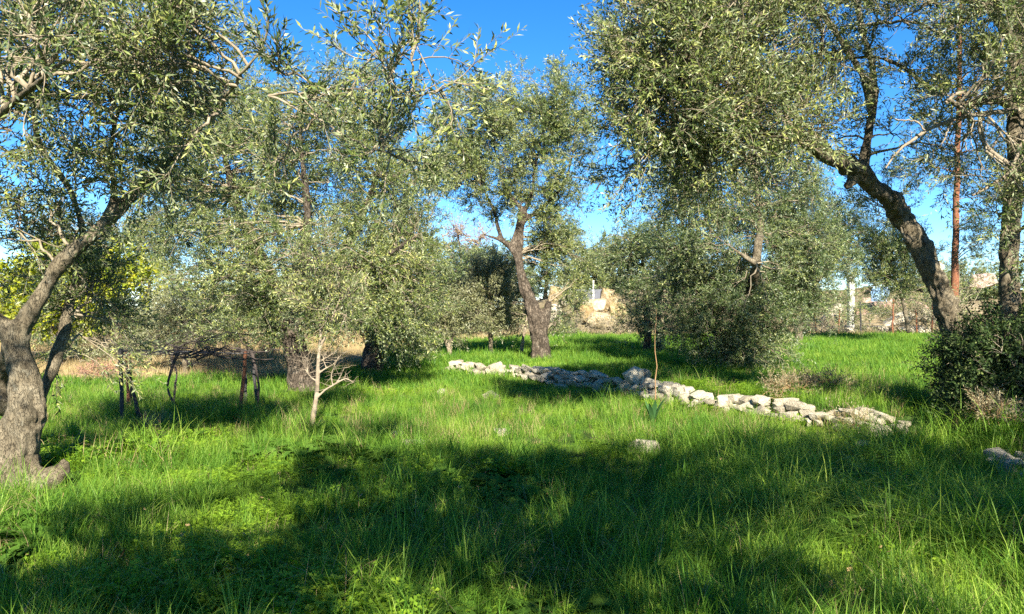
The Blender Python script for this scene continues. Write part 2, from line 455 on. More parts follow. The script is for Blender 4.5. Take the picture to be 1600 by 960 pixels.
# ------------------------------------------------------------------ trees
def wood_mesh(name, paths, voxel, bumps=0.0, bump_scale=6.0, flute=0.0, dents=(), S=14, origin=(0, 0, 0)):
    """tubes fused into one skin, with burls and flutes"""
    vs, fs, n = [], [], 0
    rmax = min(0.25, max(np.asarray(p)[:, 3].max() for p in paths) * 0.8)
    for p in paths:
        p = np.asarray(p, float)
        ln = np.linalg.norm(np.diff(p[:, :3], axis=0), axis=1).sum()
        r = resample(p, max(6, int(ln / max(voxel * 3, 0.05))))
        v, f = tubes(r[None], S, cap=True)
        vs.append(v); fs.append(f + n); n += len(v)
    me = quads_mesh(name + "_raw", np.vstack(vs) - np.array(origin), np.vstack(fs))
    ob = bpy.data.objects.new(name + "_raw", me)
    COL.objects.link(ob)
    md = ob.modifiers.new("fuse", 'REMESH'); md.mode = 'VOXEL'; md.voxel_size = voxel
    sm = ob.modifiers.new("soft", 'SMOOTH'); sm.iterations = 3; sm.factor = 0.5
    dg = bpy.context.evaluated_depsgraph_get()
    out = bpy.data.meshes.new_from_object(ob.evaluated_get(dg))
    bpy.data.objects.remove(ob); bpy.data.meshes.remove(me)
    out.name = name
    k = len(out.vertices)
    co = np.empty(k * 3, np.float32); out.vertices.foreach_get("co", co); co = co.reshape(-1, 3).astype(float)
    no = np.empty(k * 3, np.float32); out.vertices.foreach_get("normal", no); no = no.reshape(-1, 3)
    w = co + np.array(origin)
    LPs = np.vstack([resample(p, 30) for p in paths])
    rl = np.empty(k)
    for a in range(0, k, 4000):
        e = np.linalg.norm(w[a:a + 4000, None] - LPs[None, :, :3], axis=2) - LPs[None, :, 3] * 0.9
        rl[a:a + 4000] = LPs[e.argmin(1), 3]
    rl = np.clip(rl / rmax, 0.08, 1.0)
    d = bumps * fbm(w * bump_scale, 4) * rl - 0.35 * bumps * rl
    if flute:
        q = w * np.array([bump_scale * 2.2, bump_scale * 2.2, bump_scale * 0.45])
        q[:, 0] += w[:, 2] * bump_scale * 0.5
        d = d - rl * flute * np.abs(fbm(q, 2)) * 1.4
    for (c, r, dep) in dents:
        t = np.linalg.norm(w - np.array(c), axis=1) / r
        d = d - dep * np.exp(-t * t * 1.5)
    co = co + no * d[:, None]
    out.vertices.foreach_set("co", co.astype(np.float32).ravel())
    out.polygons.foreach_set("use_smooth", np.ones(len(out.polygons), bool))
    out.update()
    return out

def rand_dirs(n, r):
    return unit(r.normal(size=(n, 3)))

def sample_clumps(specs, r, gaps=()):
    """specs: (px, py, rx_px, ry_px, depth, depth_radius_m, n) ellipsoids seen in the photo, or ('w', x,y,z, rx,ry,rz, n) in metres"""
    C, K = [], []
    for si, s in enumerate(specs):
        if s[0] == 'w':
            c = np.array(s[1:4], float); e = np.array(s[4:7], float); n = s[7]
        else:
            c = P(s[0], s[1], s[4]); e = np.array([s[2] / F * s[4], s[5], s[3] / F * s[4]]); n = s[6]
        pts = []
        tries = 0
        mind = 0.75 * (e.prod() / max(n, 1)) ** (1 / 3)
        while len(pts) < n and tries < n * 30:
            tries += 1
            u = r.normal(size=3); u /= np.linalg.norm(u); u *= r.random() ** (1 / 2.4)
            p = c + u * e
            kk = p[2] / math.tan(SUN_EL)
            gx_, gy_ = p[0] + math.sin(SUN_AZ) * kk, p[1] + math.cos(SUN_AZ) * kk
            if any((gx_ - g[0]) ** 2 + (gy_ - g[1]) ** 2 < g[2] ** 2 for g in gaps): continue
            if all(np.linalg.norm(p - q) > mind for q in pts):
                pts.append(p)
        C += pts; K += [c] * len(pts)
    return np.array(C), np.array(K)

def build_crown(specs, limbs, r, clump_r=0.4, subs=7, twigs=6, nleaf=14, leaf=(0.055, 0.0125), twig_len=0.28, up=0.25, thick=1.0, leaf_up=0.4, sub_sides=4, twig_tubes=True, spread=0.75, zmin=None, gaps=(), tri=False, sub_segs=5):
    """returns (leaf verts, faces, tint), list of (verts, faces) of branch wood"""
    C, K = sample_clumps(specs, r, gaps)
    if zmin is not None:
        C[:, 2] = np.maximum(C[:, 2], zmin + 0.15)
    n = len(C)
    R = clump_r * r.uniform(0.7, 1.3, n)
    LP = np.vstack([resample(p, 14) for p in limbs])
    wood = []
    # clump branches
    D = np.linalg.norm(C[:, None] - LP[None, :, :3], axis=2) + 0.8 * np.maximum(LP[None, :, 2] - C[:, None, 2], 0) + 3.0 * (LP[None, :, 3] > 0.09)*0.3
    j = D.argmin(1)
    A, ar = LP[j, :3], LP[j, 3]
    dist = np.linalg.norm(C - A, axis=1)
    t = np.linspace(0, 1, 8)[None, :, None]
    mid = (A + C) / 2 + r.normal(size=(n, 3)) * 0.10 * dist[:, None] + np.array([0, 0, 0.12]) * dist[:, None]
    B = (1 - t) ** 2 * A[:, None] + 2 * t * (1 - t) * mid[:, None] + t ** 2 * C[:, None]
    B[:, 1:-1] += r.normal(size=(n, 6, 3)) * 0.03 * np.minimum(dist, 1.2)[:, None, None]
    r0 = np.minimum(ar * 0.6, 0.008 + 0.010 * dist) * thick
    rad = r0[:, None] * (1 - t[0, :, 0][None]) + 0.006 * thick * t[0, :, 0][None]
    wood.append(tubes(np.concatenate([B, rad[..., None]], 2), 5 if sub_sides > 3 else 4))
    # sub branches
    outd = unit(C - K + 1e-3)
    sd = unit(r.normal(size=(n, subs, 3)) + 0.55 * outd[:, None] + np.array([0, 0, up]))
    st = r.integers(4, 8, (n, subs))
    S0 = B[np.arange(n)[:, None], st]
    E = C[:, None] + sd * (R[:, None] * r.uniform(0.6, 1.15, (n, subs)))[..., None]
    tt = np.linspace(0, 1, sub_segs)[None, None, :, None]
    m2 = (S0 + E) / 2 + r.normal(size=E.shape) * 0.18 * R[:, None, None]
    Q = (1 - tt) ** 2 * S0[:, :, None] + 2 * tt * (1 - tt) * m2[:, :, None] + tt ** 2 * E[:, :, None]
    Q = Q.reshape(n * subs, sub_segs, 3)
    rq = np.linspace(0.0048, 0.0018, sub_segs)[None] * thick * np.ones((n * subs, 1))
    wood.append(tubes(np.concatenate([Q, rq[..., None]], 2), sub_sides))
    # twigs
    m = n * subs
    u = r.uniform(0.25, 1.0, (m, twigs)) * (sub_segs - 1.001)
    i0 = u.astype(int); fr = (u - i0)[..., None]
    rows = np.arange(m)[:, None]
    T0 = Q[rows, i0] * (1 - fr) + Q[rows, i0 + 1] * fr
    sdir = unit(Q[:, -1] - Q[:, 0])[:, None]
    TD = unit(0.7 * sdir + spread * rand_dirs(m * twigs, r).reshape(m, twigs, 3) + np.array([0, 0, up * 0.8]))
    TL = twig_len * r.uniform(0.55, 1.3, (m, twigs))
    T0 = T0.reshape(-1, 3); TD = TD.reshape(-1, 3); TL = TL.reshape(-1)
    k = len(T0)
    sag = r.uniform(-0.35, 0.15, k)
    if twig_tubes:
        q = np.linspace(0, 1, 3)
        TW = T0[:, None] + TD[:, None] * (TL[:, None] * q)[..., None]
        TW[..., 2] += (sag[:, None] * q ** 2) * TL[:, None]
        rw = np.linspace(0.0019, 0.0008, 3)[None] * thick * np.ones((k, 1))
        wood.append(tubes(np.concatenate([TW, rw[..., None]], 2), 3))
    # leaves
    h = np.linspace(0.08, 1.0, nleaf)
    h = np.clip(h[None] + r.normal(size=(k, nleaf)) * 0.02, 0, 1)
    pos = T0[:, None] + TD[:, None] * (TL[:, None] * h)[..., None]
    pos[..., 2] += sag[:, None] * h ** 2 * TL[:, None]
    tan = TD[:, None] + np.stack([np.zeros_like(h), np.zeros_like(h), 2 * sag[:, None] * h], -1)
    tan = unit(tan)
    ref = unit(np.cross(tan, np.array([0.3, 0.2, 1.0])))
    bi = np.cross(tan, ref)
    ph = (np.arange(nleaf) * (np.pi) + (np.arange(nleaf) // 2) * (np.pi / 2))[None] + r.uniform(0, 6.28, (k, 1)) + r.normal(size=(k, nleaf)) * 0.35
    side = np.cos(ph)[..., None] * ref + np.sin(ph)[..., None] * bi
    an = np.clip(r.normal(0.75, 0.22, (k, nleaf)), 0.15, 1.4)
    ld = unit(np.cos(an)[..., None] * tan + np.sin(an)[..., None] * side + r.normal(size=side.shape) * 0.12)
    nr = np.cross(ld, np.cross(np.array([0, -0.25, 1.0]) * leaf_up + tan * 0.4 + r.normal(size=side.shape) * 0.55, ld))
    nr = unit(nr + 1e-4)
    wd = np.cross(nr, ld)
    ll = leaf[0] * r.uniform(0.65, 1.25, (k, nleaf, 1)); lw = leaf[1] * r.uniform(0.75, 1.25, (k, nleaf, 1)) * 0.5
    p0 = pos; pm = pos + ld * ll * 0.48 - nr * ll * 0.03
    p1 = pos + ld * ll - nr * ll * r.uniform(-0.05, 0.22, ll.shape)
    kv = 3 if tri else 4
    if tri:
        V = np.stack([p0 - wd * lw * 0.5, pm + wd * lw * 1.2, p1], 2).reshape(-1, 3)
    else:
        V = np.stack([p0, pm + wd * lw, p1, pm - wd * lw], 2).reshape(-1, 3)
    f = np.arange(len(V)).reshape(-1, kv)[:, ::-1]
    cl = np.repeat(r.normal(0, 0.15, n), subs * twigs * nleaf)
    tint = np.clip(0.45 + cl + r.normal(0, 0.25, len(f)) + (r.random(len(f)) < 0.015) * 0.5, 0, 1)
    if zmin is not None:
        keep = V.reshape(-1, kv, 3)[..., 2].min(1) > zmin
        V = V.reshape(-1, kv, 3)[keep].reshape(-1, 3); tint = tint[keep]; f = np.arange(len(V)).reshape(-1, kv)[:, ::-1]
    return (V, f, tint), wood

def make_tree(name, label, cat, base, limbs, specs, seed, mat='olive', bark='bark', voxel=0.03, bumps=0.01, bscale=6.0, flute=0.0, dents=(), group=None, trunk_name="trunk", extra_limbs=(), S=14, wood_mat='twig', **kw):
    base = np.asarray(base, float)
    r = np.random.default_rng(seed)
    root = empty(name, tuple(base), label, cat, group)
    if limbs:
        me = wood_mesh(trunk_name, limbs, voxel, bumps, bscale, flute, dents, S, base)
        link(trunk_name, me, M[bark], root)
    (V, f, tint), wood = build_crown(specs, list(limbs) + list(extra_limbs), r, **kw)
    for p in extra_limbs:
        q = resample(p, 16); q[1:-1, :3] += np.cumsum(r.normal(size=(14, 3)) * 0.012, 0) * (q[0, 3] > 0.004); q[:, 3] *= 0.6 if q[0, 3] > 0.004 else 1.0; wood.append(tubes(q[None], 7, cap=True))
    link("crown", quads_mesh("crown", V - base, f, {"tint": tint}), M[mat], root, "stuff")
    vs, fs, n = [], [], 0
    for v, ff in wood:
        vs.append(v); fs.append(ff + n); n += len(v)
    link("branches", quads_mesh("branches", np.vstack(vs) - base, np.vstack(fs), None, True), M[wood_mat], root, "stuff")
    return root

def PX(d, *rows):
    """limb through photo pixels: rows (px, py, width_px[, depth]) -> (x,y,z,r)"""
    out = []
    for q in rows:
        dd = q[3] if len(q) > 3 else d
        out.append(np.append(P(q[0], q[1], dd), q[2] / F * dd * 0.5))
    return np.array(out)

NLEAF = 0
GRP_OLD = "olive trees of the grove"

# 1. near gnarled olive on the left
D = 7.0
limbs = [
    PX(D, (26, 800, 130), (26, 750, 84), (34, 690, 60), (45, 645, 60), (40, 600, 54), (29, 560, 47), (24, 525, 42), (38, 505, 34)),
    PX(D, (30, 525, 40), (42, 500, 32), (62, 465, 27), (95, 415, 25), (130, 380, 24), (165, 350, 23), (205, 305, 20), (245, 268, 16), (275, 245, 11), (300, 218, 7, 6.5), (318, 200, 4, 6.45)),
    PX(D, (25, 530, 38), (8, 512, 30), (-20, 490, 28), (-60, 440, 28), (-90, 360, 24), (-60, 260, 20), (0, 180, 14, 6.2), (70, 120, 10, 5.6)),
    PX(D, (24, 764, 64), (56, 756, 50), (80, 748, 42), (95, 738, 34), (101, 722, 16), (98, 712, 6)),
    PX(D, (24, 780, 56), (-6, 752, 50), (-8, 705, 40), (14, 660, 34), (34, 630, 30)),
    # right-hand second stem
    PX(D, (48, 650, 32, 7.15), (68, 610, 22, 7.4), (84, 570, 19, 7.5), (100, 520, 19, 7.6), (110, 470, 17, 7.7), (122, 420, 16, 7.8), (130, 370, 14, 7.9), (110, 300, 11, 7.9), (60, 220, 11, 7.6), (50, 130, 8, 7.3)),
    PX(D, (160, 352, 16), (178, 300, 12), (172, 240, 10), (190, 160, 8, 6.6), (230, 90, 6, 6.2)),
    PX(D, (0, 640, 40, 7.5), (-4, 600, 36, 7.7), (10, 560, 30, 7.5), (18, 535, 24, 7.2)),
]
extra = [PX(6, (330, 190, 10, 6.4), (380, 120, 8, 5.9), (420, 60, 6, 5.7), (410, -20, 5, 5.5)),
         PX(6, (420, 150, 7, 5.9), (560, 150, 5, 5.3), (650, 152, 4, 5.0), (740, 135, 3, 4.9)),
         PX(6, (420, 150, 7, 5.9), (500, 195, 5, 5.6), (580, 240, 4, 5.4))]
dents = [(P(18, 541, 6.78), 0.035, 0.07), (P(38, 695, 6.72), 0.04, 0.08), (P(30, 752, 6.6), 0.035, 0.05), (P(45, 596, 6.75), 0.06, 0.04), (P(66, 712, 6.85), 0.10, 0.10), (P(90, 738, 6.8), 0.05, 0.03), (P(10, 660, 6.8), 0.06, 0.04), (P(60, 650, 6.85), 0.05, 0.05), (P(24, 610, 6.8), 0.05, 0.035)]
specs = [
    (60, 60, 150, 140, 6.2, 1.0, 20), (210, 90, 130, 110, 6.0, 1.1, 19), (130, 200, 150, 90, 6.6, 0.9, 12),
    (330, 110, 90, 100, 5.9, 0.8, 9), (30, 330, 90, 100, 7.2, 0.8, 9), (70, 400, 60, 50, 8.0, 0.4, 4), (140, 510, 40, 80, 7.9, 0.3, 6),
    (440, 70, 60, 70, 5.7, 0.6, 6), (480, 140, 110, 50, 5.6, 0.7, 5), (570, 100, 70, 35, 5.3, 0.5, 3), (560, 215, 90, 50, 5.5, 0.6, 2),
    (670, 125, 50, 25, 5.0, 0.3, 1), (645, 70, 30, 22, 5.1, 0.2, 1), (400, 250, 110, 60, 6.2, 0.7, 2), (240, 290, 60, 30, 6.8, 0.5, 3), (150, 470, 40, 50, 7.9, 0.3, 5), (-120, 200, 120, 200, 6.6, 1.0, 14)]
make_tree("olive_tree", "gnarled olive with hollow twisted trunk and swollen root, leaning limb reaching over the vine trellis", "olive tree",
          (*P(30, 762, 7.0)[:2], Hs(*P(30, 762, 7.0)[:2])), limbs, specs, 11, voxel=0.019, bumps=0.05, bscale=5.0, flute=0.03, dents=dents, group=GRP_OLD,
          extra_limbs=extra, clump_r=0.36, leaf=(0.062, 0.0140), twig_len=0.33, twigs=5, nleaf=17, spread=0.55, leaf_up=0.3, S=18, thick=1.25, gaps=((-2.65, 10.6, 0.75), (-2.75, 11.5, 0.7), (-2.0, 10.4, 0.6), (-2.75, 12.6, 0.5)))

# 2. big old olive left of centre
D = 15.0
limbs = [PX(D, (472, 624, 64), (472, 605, 52), (468, 575, 44), (460, 540, 40), (450, 500, 34), (430, 450, 26), (400, 390, 22), (370, 320, 16), (350, 240, 10)),
         PX(D, (452, 510, 34), (480, 470, 26), (520, 420, 20), (560, 350, 15), (590, 270, 10), (600, 200, 7)),
         PX(D, (445, 490, 24, 15), (470, 420, 18, 14.4), (480, 330, 14, 14), (470, 230, 9, 13.8), (470, 150, 6)),
         PX(D, (520, 420, 16), (570, 420, 12, 14.2), (610, 395, 9, 13.9), (650, 370, 6))]
specs = [(370, 270, 115, 130, 15, 1.6, 66), (500, 240, 130, 120, 15, 1.8, 78), (450, 400, 160, 85, 14.4, 1.6, 74), (600, 320, 85, 110, 15, 1.5, 44),
         (620, 450, 75, 90, 14.8, 1.2, 36), (330, 420, 70, 100, 15.2, 1.2, 32), (550, 490, 70, 55, 14.6, 1.0, 24), (420, 490, 70, 45, 14.9, 1.0, 20), (560, 160, 70, 60, 15.2, 1.2, 22), (330, 180, 80, 70, 15.2, 1.2, 24), (290, 260, 70, 80, 15.4, 1.2, 24), (250, 350, 50, 70, 15.6, 1.0, 14)]
make_tree("olive_tree", "broad old olive with thick rough trunk standing behind the pale sapling", "olive tree",
          (*P(472, 612, 15)[:2], Hs(*P(472, 612, 15)[:2])), limbs, specs, 12, bark='bark_rough', voxel=0.03, bumps=0.035, bscale=5, flute=0.03, group=GRP_OLD,
          clump_r=0.40, tri=True, leaf=(0.066, 0.0200), subs=7, twigs=5, nleaf=18, twig_len=0.31, twig_tubes=False, sub_sides=3, sub_segs=4)

# 3. tall olive in the middle
D = 21.7
limbs = [PX(D, (846, 575, 50), (845, 560, 38), (843, 530, 30), (837, 500, 30), (827, 470, 23), (817, 440, 17), (811, 410, 14), (812, 375, 13), (816, 345, 13), (819, 325, 14)),
         PX(D, (819, 330, 11), (800, 310, 7), (786, 290, 6), (775, 240, 4), (760, 190, 3)),
         PX(D, (819, 330, 10), (832, 300, 7), (836, 260, 6), (850, 200, 4), (870, 150, 3)),
         PX(D, (812, 418, 12), (805, 398, 10), (795, 384, 9), (780, 374, 7), (766, 370, 5), (755, 366, 3)),
         PX(D, (785, 377, 9), (778, 355, 7), (770, 325, 5), (740, 270, 4), (715, 230, 3)),
         PX(D, (798, 388, 9), (806, 360, 6), (812, 330, 4)),
         PX(D, (844, 525, 26), (852, 495, 18), (858, 472, 12)),
         PX(D, (816, 345, 12), (840, 330, 8), (880, 290, 6), (895, 240, 4))]
specs = [(790, 250, 100, 75, 21.7, 1.8, 66), (855, 175, 62, 50, 21.7, 1.3, 36), (745, 185, 58, 55, 21.7, 1.2, 28), (885, 250, 46, 75, 21.7, 1.0, 26), (720, 270, 56, 55, 21.7, 1.0, 26), (690, 225, 34, 60, 21.7, 0.8, 12), (800, 310, 70, 26, 21.5, 0.9, 10),
         (870, 345, 40, 45, 21.9, 0.8, 18), (880, 410, 48, 45, 22.4, 0.8, 24), (885, 125, 22, 22, 21.7, 0.4, 3), (720, 130, 22, 20, 21.7, 0.4, 2), (880, 500, 26, 35, 22.6, 0.4, 5), (800, 130, 30, 16, 21.7, 0.4, 3)]
make_tree("olive_tree", "tall olive with bare forked trunk standing alone behind the stone wall's far end", "olive tree",
          (*P(843, 566, D)[:2], Hs(*P(843, 566, D)[:2])), limbs, specs, 13, bark='bark_rough', voxel=0.035, bumps=0.04, bscale=4, flute=0.04, group=GRP_OLD,
          clump_r=0.44, tri=True, leaf=(0.078, 0.0260), subs=7, twigs=5, nleaf=18, twig_len=0.31, twig_tubes=False, sub_sides=3, sub_segs=4)

# 4. arching olive on the right
D = 11.0
limbs = [PX(D, (1505, 660, 62), (1500, 600, 52), (1493, 530, 45), (1476, 472, 42), (1455, 425, 36), (1440, 388, 37), (1412, 345, 34), (1392, 312, 36, 10.7), (1362, 290, 31, 10.6), (1338, 264, 34, 10.4), (1308, 252, 29, 10.2), (1275, 232, 30, 10), (1248, 214, 22, 9.8)),
         PX(10, (1290, 240, 22, 10.1), (1278, 218, 20, 9.9), (1255, 210, 17, 9.6), (1225, 218, 15, 9.2), (1190, 205, 12, 8.9), (1130, 160, 9, 8.5), (1070, 110, 6, 8.2)),
         PX(10.5, (1350, 276, 24), (1352, 235, 17), (1360, 195, 15), (1366, 150, 14), (1362, 100, 12), (1345, 40, 11), (1335, -30, 15), (1340, -120, 10)),
         PX(10.5, (1362, 180, 13), (1350, 125, 12), (1325, 80, 12), (1298, 40, 11), (1275, 0, 10), (1240, -60, 11), (1180, -90, 8)),
         PX(9.8, (1266, 96, 5), (1320, 92, 6), (1370, 90, 7), (1410, 105, 8), (1440, 128, 8), (1470, 150, 9))]
limbs += [PX(11, (1440, 388, 26), (1425, 378, 18), (1416, 376, 12, 10.9)), PX(10.5, (1338, 268, 24), (1330, 286, 18, 10.4), (1322, 292, 12, 10.35))]
extra = [PX(9, (1275, 0, 10, 10.3), (1180, 20, 8, 9.4), (1090, 30, 6, 8.8), (1000, 40, 4, 8.4)), PX(9, (1190, 205, 9, 9), (1120, 240, 6, 8.8), (1050, 230, 4, 8.6)),
         PX(9, (1345, 40, 10, 10.4), (1420, 40, 7, 9.8), (1480, 60, 5, 9.3))]
specs = [(1000, 60, 70, 70, 8.3, 0.8, 19), (1090, 70, 90, 80, 8.6, 0.9, 25), (1190, 80, 90, 90, 9.2, 1.0, 25), (1020, 170, 80, 55, 8.4, 0.7, 15), (1120, 180, 90, 70, 8.8, 0.8, 21),
         (1215, 190, 70, 60, 9.4, 0.8, 12), (1280, 130, 70, 90, 10.2, 1.0, 6), (1330, 40, 80, 60, 10, 1.0, 6), (1430, 60, 70, 60, 9.6, 0.9, 4), (1310, 205, 50, 40, 10.6, 0.6, 3),
         (1010, 250, 70, 35, 8.6, 0.5, 6), (1110, 265, 90, 40, 9.2, 0.6, 9), (960, 90, 25, 45, 8.2, 0.4, 3), (1230, 0, 140, 40, 9.2, 1.0, 14), (1430, 200, 60, 60, 10.4, 0.8, 5), (1150, -70, 220, 50, 9.0, 1.2, 16), (1400, 320, 40, 30, 11, 0.4, 2)]
make_tree("olive_tree", "olive with thick dark trunk arching to the left out of the dark shrub", "olive tree",
          (*P(1503, 640, D)[:2], Hs(*P(1503, 640, D)[:2])), limbs, specs, 14, bark='bark', voxel=0.02, bumps=0.045, bscale=6, flute=0.03, group=GRP_OLD,
          extra_limbs=extra, clump_r=0.40, leaf=(0.066, 0.0155), twig_len=0.36, twigs=5, nleaf=17, spread=0.55, leaf_up=0.3, thick=1.2)

# 5. right-edge tree and its pale dead branch
D = 9.4
limbs = [PX(D, (1600, 700, 46), (1592, 620, 38), (1582, 520, 33), (1577, 430, 31), (1580, 340, 31), (1587, 250, 30), (1590, 150, 28), (1588, 60, 26), (1584, -40, 26), (1560, -140, 18)),
         PX(D, (1584, 170, 20), (1560, 155, 16, 9), (1530, 160, 14, 8.8), (1500, 165, 11, 8.5), (1480, 155, 8, 8.3)),
         PX(D, (1585, 70, 16), (1540, 10, 12, 9), (1490, -10, 10, 8.6), (1440, 10, 7, 8.2))]
specs = [(1545, 40, 80, 60, 8.6, 0.8, 9), (1460, 20, 60, 40, 8.4, 0.6, 4), (1590, 110, 40, 90, 8.2, 0.6, 6), (1500, 130, 50, 40, 8.6, 0.5, 3), (1640, 200, 60, 200, 8.6, 0.9, 16), (1570, 290, 35, 60, 8.4, 0.4, 4), (1530, -70, 160, 60, 8.6, 1.0, 14), (1480, 240, 40, 30, 9, 0.4, 2)]
rt = make_tree("olive_tree", "dark straight olive trunk rising at the right edge above the shrub", "olive tree",
          (*P(1596, 660, D)[:2], Hs(*P(1596, 660, D)[:2])), limbs, specs, 15, mat='olive', voxel=0.025, bumps=0.018, bscale=7, flute=0.012, group=GRP_OLD, clump_r=0.36, leaf=(0.070, 0.0150), twig_len=0.34, twigs=5, nleaf=16, spread=0.55, leaf_up=0.3)

A = [PX(8.7, (1592, 172, 9), (1545, 176, 8), (1492, 186, 7), (1445, 205, 6), (1405, 235, 4), (1385, 262, 2.5)), PX(8.6, (1532, 178, 6), (1532, 205, 6), (1548, 236, 7), (1580, 258, 7), (1588, 272, 5), (1593, 300, 2.5)),
     PX(8.6, (1584, 262, 6), (1566, 280, 6), (1540, 294, 5), (1520, 306, 3)), PX(8.5, (1478, 162, 6), (1492, 148, 6), (1510, 146, 5.5), (1513, 160, 5), (1500, 172, 4)), PX(8.5, (1584, 258, 5), (1596, 225, 4), (1604, 180, 3)),
     PX(8.6, (1445, 205, 3), (1430, 190, 2.5), (1400, 186, 2)), PX(8.6, (1560, 280, 3), (1562, 300, 2), (1575, 318, 1.5)), PX(8.6, (1492, 186, 3.5), (1480, 205, 3), (1470, 230, 2)), PX(8.6, (1548, 236, 3), (1560, 215, 2.5), (1578, 205, 2)), PX(8.6, (1520, 200, 3), (1508, 215, 2.5), (1510, 235, 2))]
A = np.array([resample(p, 12) for p in A]); A[..., :3] += rng.normal(size=A[..., :3].shape) * 0.006 - np.array(rt.location)
v, f = tubes(A, 6)
link("dead_branch", quads_mesh("dead_branch", v, f, None, True), M['bark_pale'], rt)

# 6. bushy olive right of centre
D = 17.3
limbs = [PX(D, (1135, 590, 22), (1145, 540, 18), (1165, 480, 17, 17.0), (1178, 432, 16, 15.8), (1184, 385, 15, 15.4), (1188, 350, 11, 16.4), (1180, 260, 6, 17.0)),
         PX(15.3, (1182, 412, 11), (1168, 404, 9), (1150, 392, 5), (1140, 384, 3)),
         PX(D, (1160, 588, 18), (1175, 540, 15), (1220, 460, 12), (1260, 390, 8)),
         PX(D, (1140, 560, 14), (1110, 500, 11), (1080, 420, 8), (1065, 340, 5))]
specs = [(1150, 300, 110, 70, 17.3, 1.6, 56), (1160, 400, 125, 80, 17, 1.6, 88), (1150, 490, 105, 65, 16.8, 1.4, 72), (1250, 380, 75, 95, 17.3, 1.3, 56), (1070, 370, 60, 80, 17.3, 1.2, 36),
         (1170, 550, 80, 26, 16.7, 0.9, 26), (1075, 470, 50, 70, 17.2, 0.9, 22), (1245, 470, 50, 45, 17.2, 0.9, 24), (1060, 260, 60, 45, 17.3, 0.9, 16), (1150, 235, 110, 45, 17.3, 1.2, 30), (1240, 290, 60, 50, 17.3, 1.0, 14)]
make_tree("olive_tree", "dense bushy olive with foliage down to the grass behind the stone wall", "olive tree",
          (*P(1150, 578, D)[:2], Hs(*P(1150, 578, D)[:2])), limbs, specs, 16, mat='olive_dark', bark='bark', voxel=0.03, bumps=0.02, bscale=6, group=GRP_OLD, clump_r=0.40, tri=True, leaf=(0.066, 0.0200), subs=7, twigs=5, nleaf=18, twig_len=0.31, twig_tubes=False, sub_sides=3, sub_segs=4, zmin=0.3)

# 7..: olives farther back
def far_olive(label, d, base_px, limbs, specs, seed, **kw):
    b = P(base_px[0], base_px[1], d)
    kw.setdefault('leaf', (0.098, 0.031)); kw.setdefault('clump_r', 0.5); kw.setdefault('twig_len', 0.32)
    specs = [(*q[:6], int(q[6] * 1.5) + 1) for q in specs]
    kw.setdefault('subs', 6); kw.setdefault('twigs', 5); kw.setdefault('nleaf', 12); kw.setdefault('twig_tubes', False); kw.setdefault('sub_sides', 3); kw.setdefault('sub_segs', 3); kw.setdefault('tri', d > 18)
    kw.setdefault('group', GRP_OLD); kw.setdefault('voxel', 0.04); kw.setdefault('bumps', 0.02)
    z = Hs(b[0], b[1])
    # let the trunk's foot reach the ground
    L = []
    for i, l in enumerate(limbs):
        l = np.array(l)
        if i == 0: l[0, 2] = z - 0.1
        L.append(l)
    return make_tree("olive_tree", label, "olive tree", (b[0], b[1], z), L, specs, seed, zmin=z + 0.1, **kw)

far_olive("olive with shaded trunk half hidden behind the broad old olive", 19.5, (582, 575),
          [PX(19.5, (580, 580, 40), (584, 545, 32), (588, 500, 26), (600, 440, 18), (620, 360, 10), (640, 290, 6))],
          [(620, 470, 65, 70, 19.5, 1.2, 22), (640, 380, 60, 70, 19.5, 1.2, 20), (650, 290, 40, 50, 19.5, 1.0, 10), (570, 460, 50, 60, 19.8, 1.0, 12), (630, 530, 40, 24, 19.3, 0.8, 7)], 21, mat='olive', bark='bark_rough')
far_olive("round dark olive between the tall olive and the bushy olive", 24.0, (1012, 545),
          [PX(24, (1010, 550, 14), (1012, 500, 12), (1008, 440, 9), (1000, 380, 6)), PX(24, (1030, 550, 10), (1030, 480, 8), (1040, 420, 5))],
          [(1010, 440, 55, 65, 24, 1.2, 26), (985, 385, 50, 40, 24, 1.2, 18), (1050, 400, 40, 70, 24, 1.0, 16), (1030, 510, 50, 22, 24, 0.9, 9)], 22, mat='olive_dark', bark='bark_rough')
far_olive("wide pale olive at the field's edge before the stony bank", 31.0, (1300, 525),
          [PX(31, (1248, 525, 14), (1250, 490, 12), (1275, 440, 9), (1320, 390, 6)), PX(31, (1420, 520, 8), (1410, 470, 6), (1390, 410, 5))],
          [(1330, 385, 100, 48, 31, 1.6, 56), (1290, 340, 60, 40, 31, 1.4, 22), (1400, 395, 60, 40, 31, 1.4, 32), (1250, 430, 40, 36, 31, 1.0, 14), (1420, 440, 40, 20, 31, 0.8, 8), (1360, 438, 50, 16, 31, 0.9, 10)], 23, mat='olive', leaf=(0.10, 0.03), clump_r=0.6)
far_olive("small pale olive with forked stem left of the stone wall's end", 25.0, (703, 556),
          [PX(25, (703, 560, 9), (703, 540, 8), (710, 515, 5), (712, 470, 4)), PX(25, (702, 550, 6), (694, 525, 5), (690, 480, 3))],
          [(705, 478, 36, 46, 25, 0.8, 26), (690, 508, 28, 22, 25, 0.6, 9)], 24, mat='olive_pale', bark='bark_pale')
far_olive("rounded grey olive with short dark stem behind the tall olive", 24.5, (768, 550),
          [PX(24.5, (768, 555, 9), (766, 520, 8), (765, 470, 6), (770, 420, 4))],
          [(768, 470, 48, 48, 24.5, 0.9, 30), (778, 415, 30, 26, 24.5, 0.6, 9), (740, 440, 24, 36, 24.5, 0.6, 8)], 25, mat='olive_pale', leaf=(0.09, 0.03), clump_r=0.42)
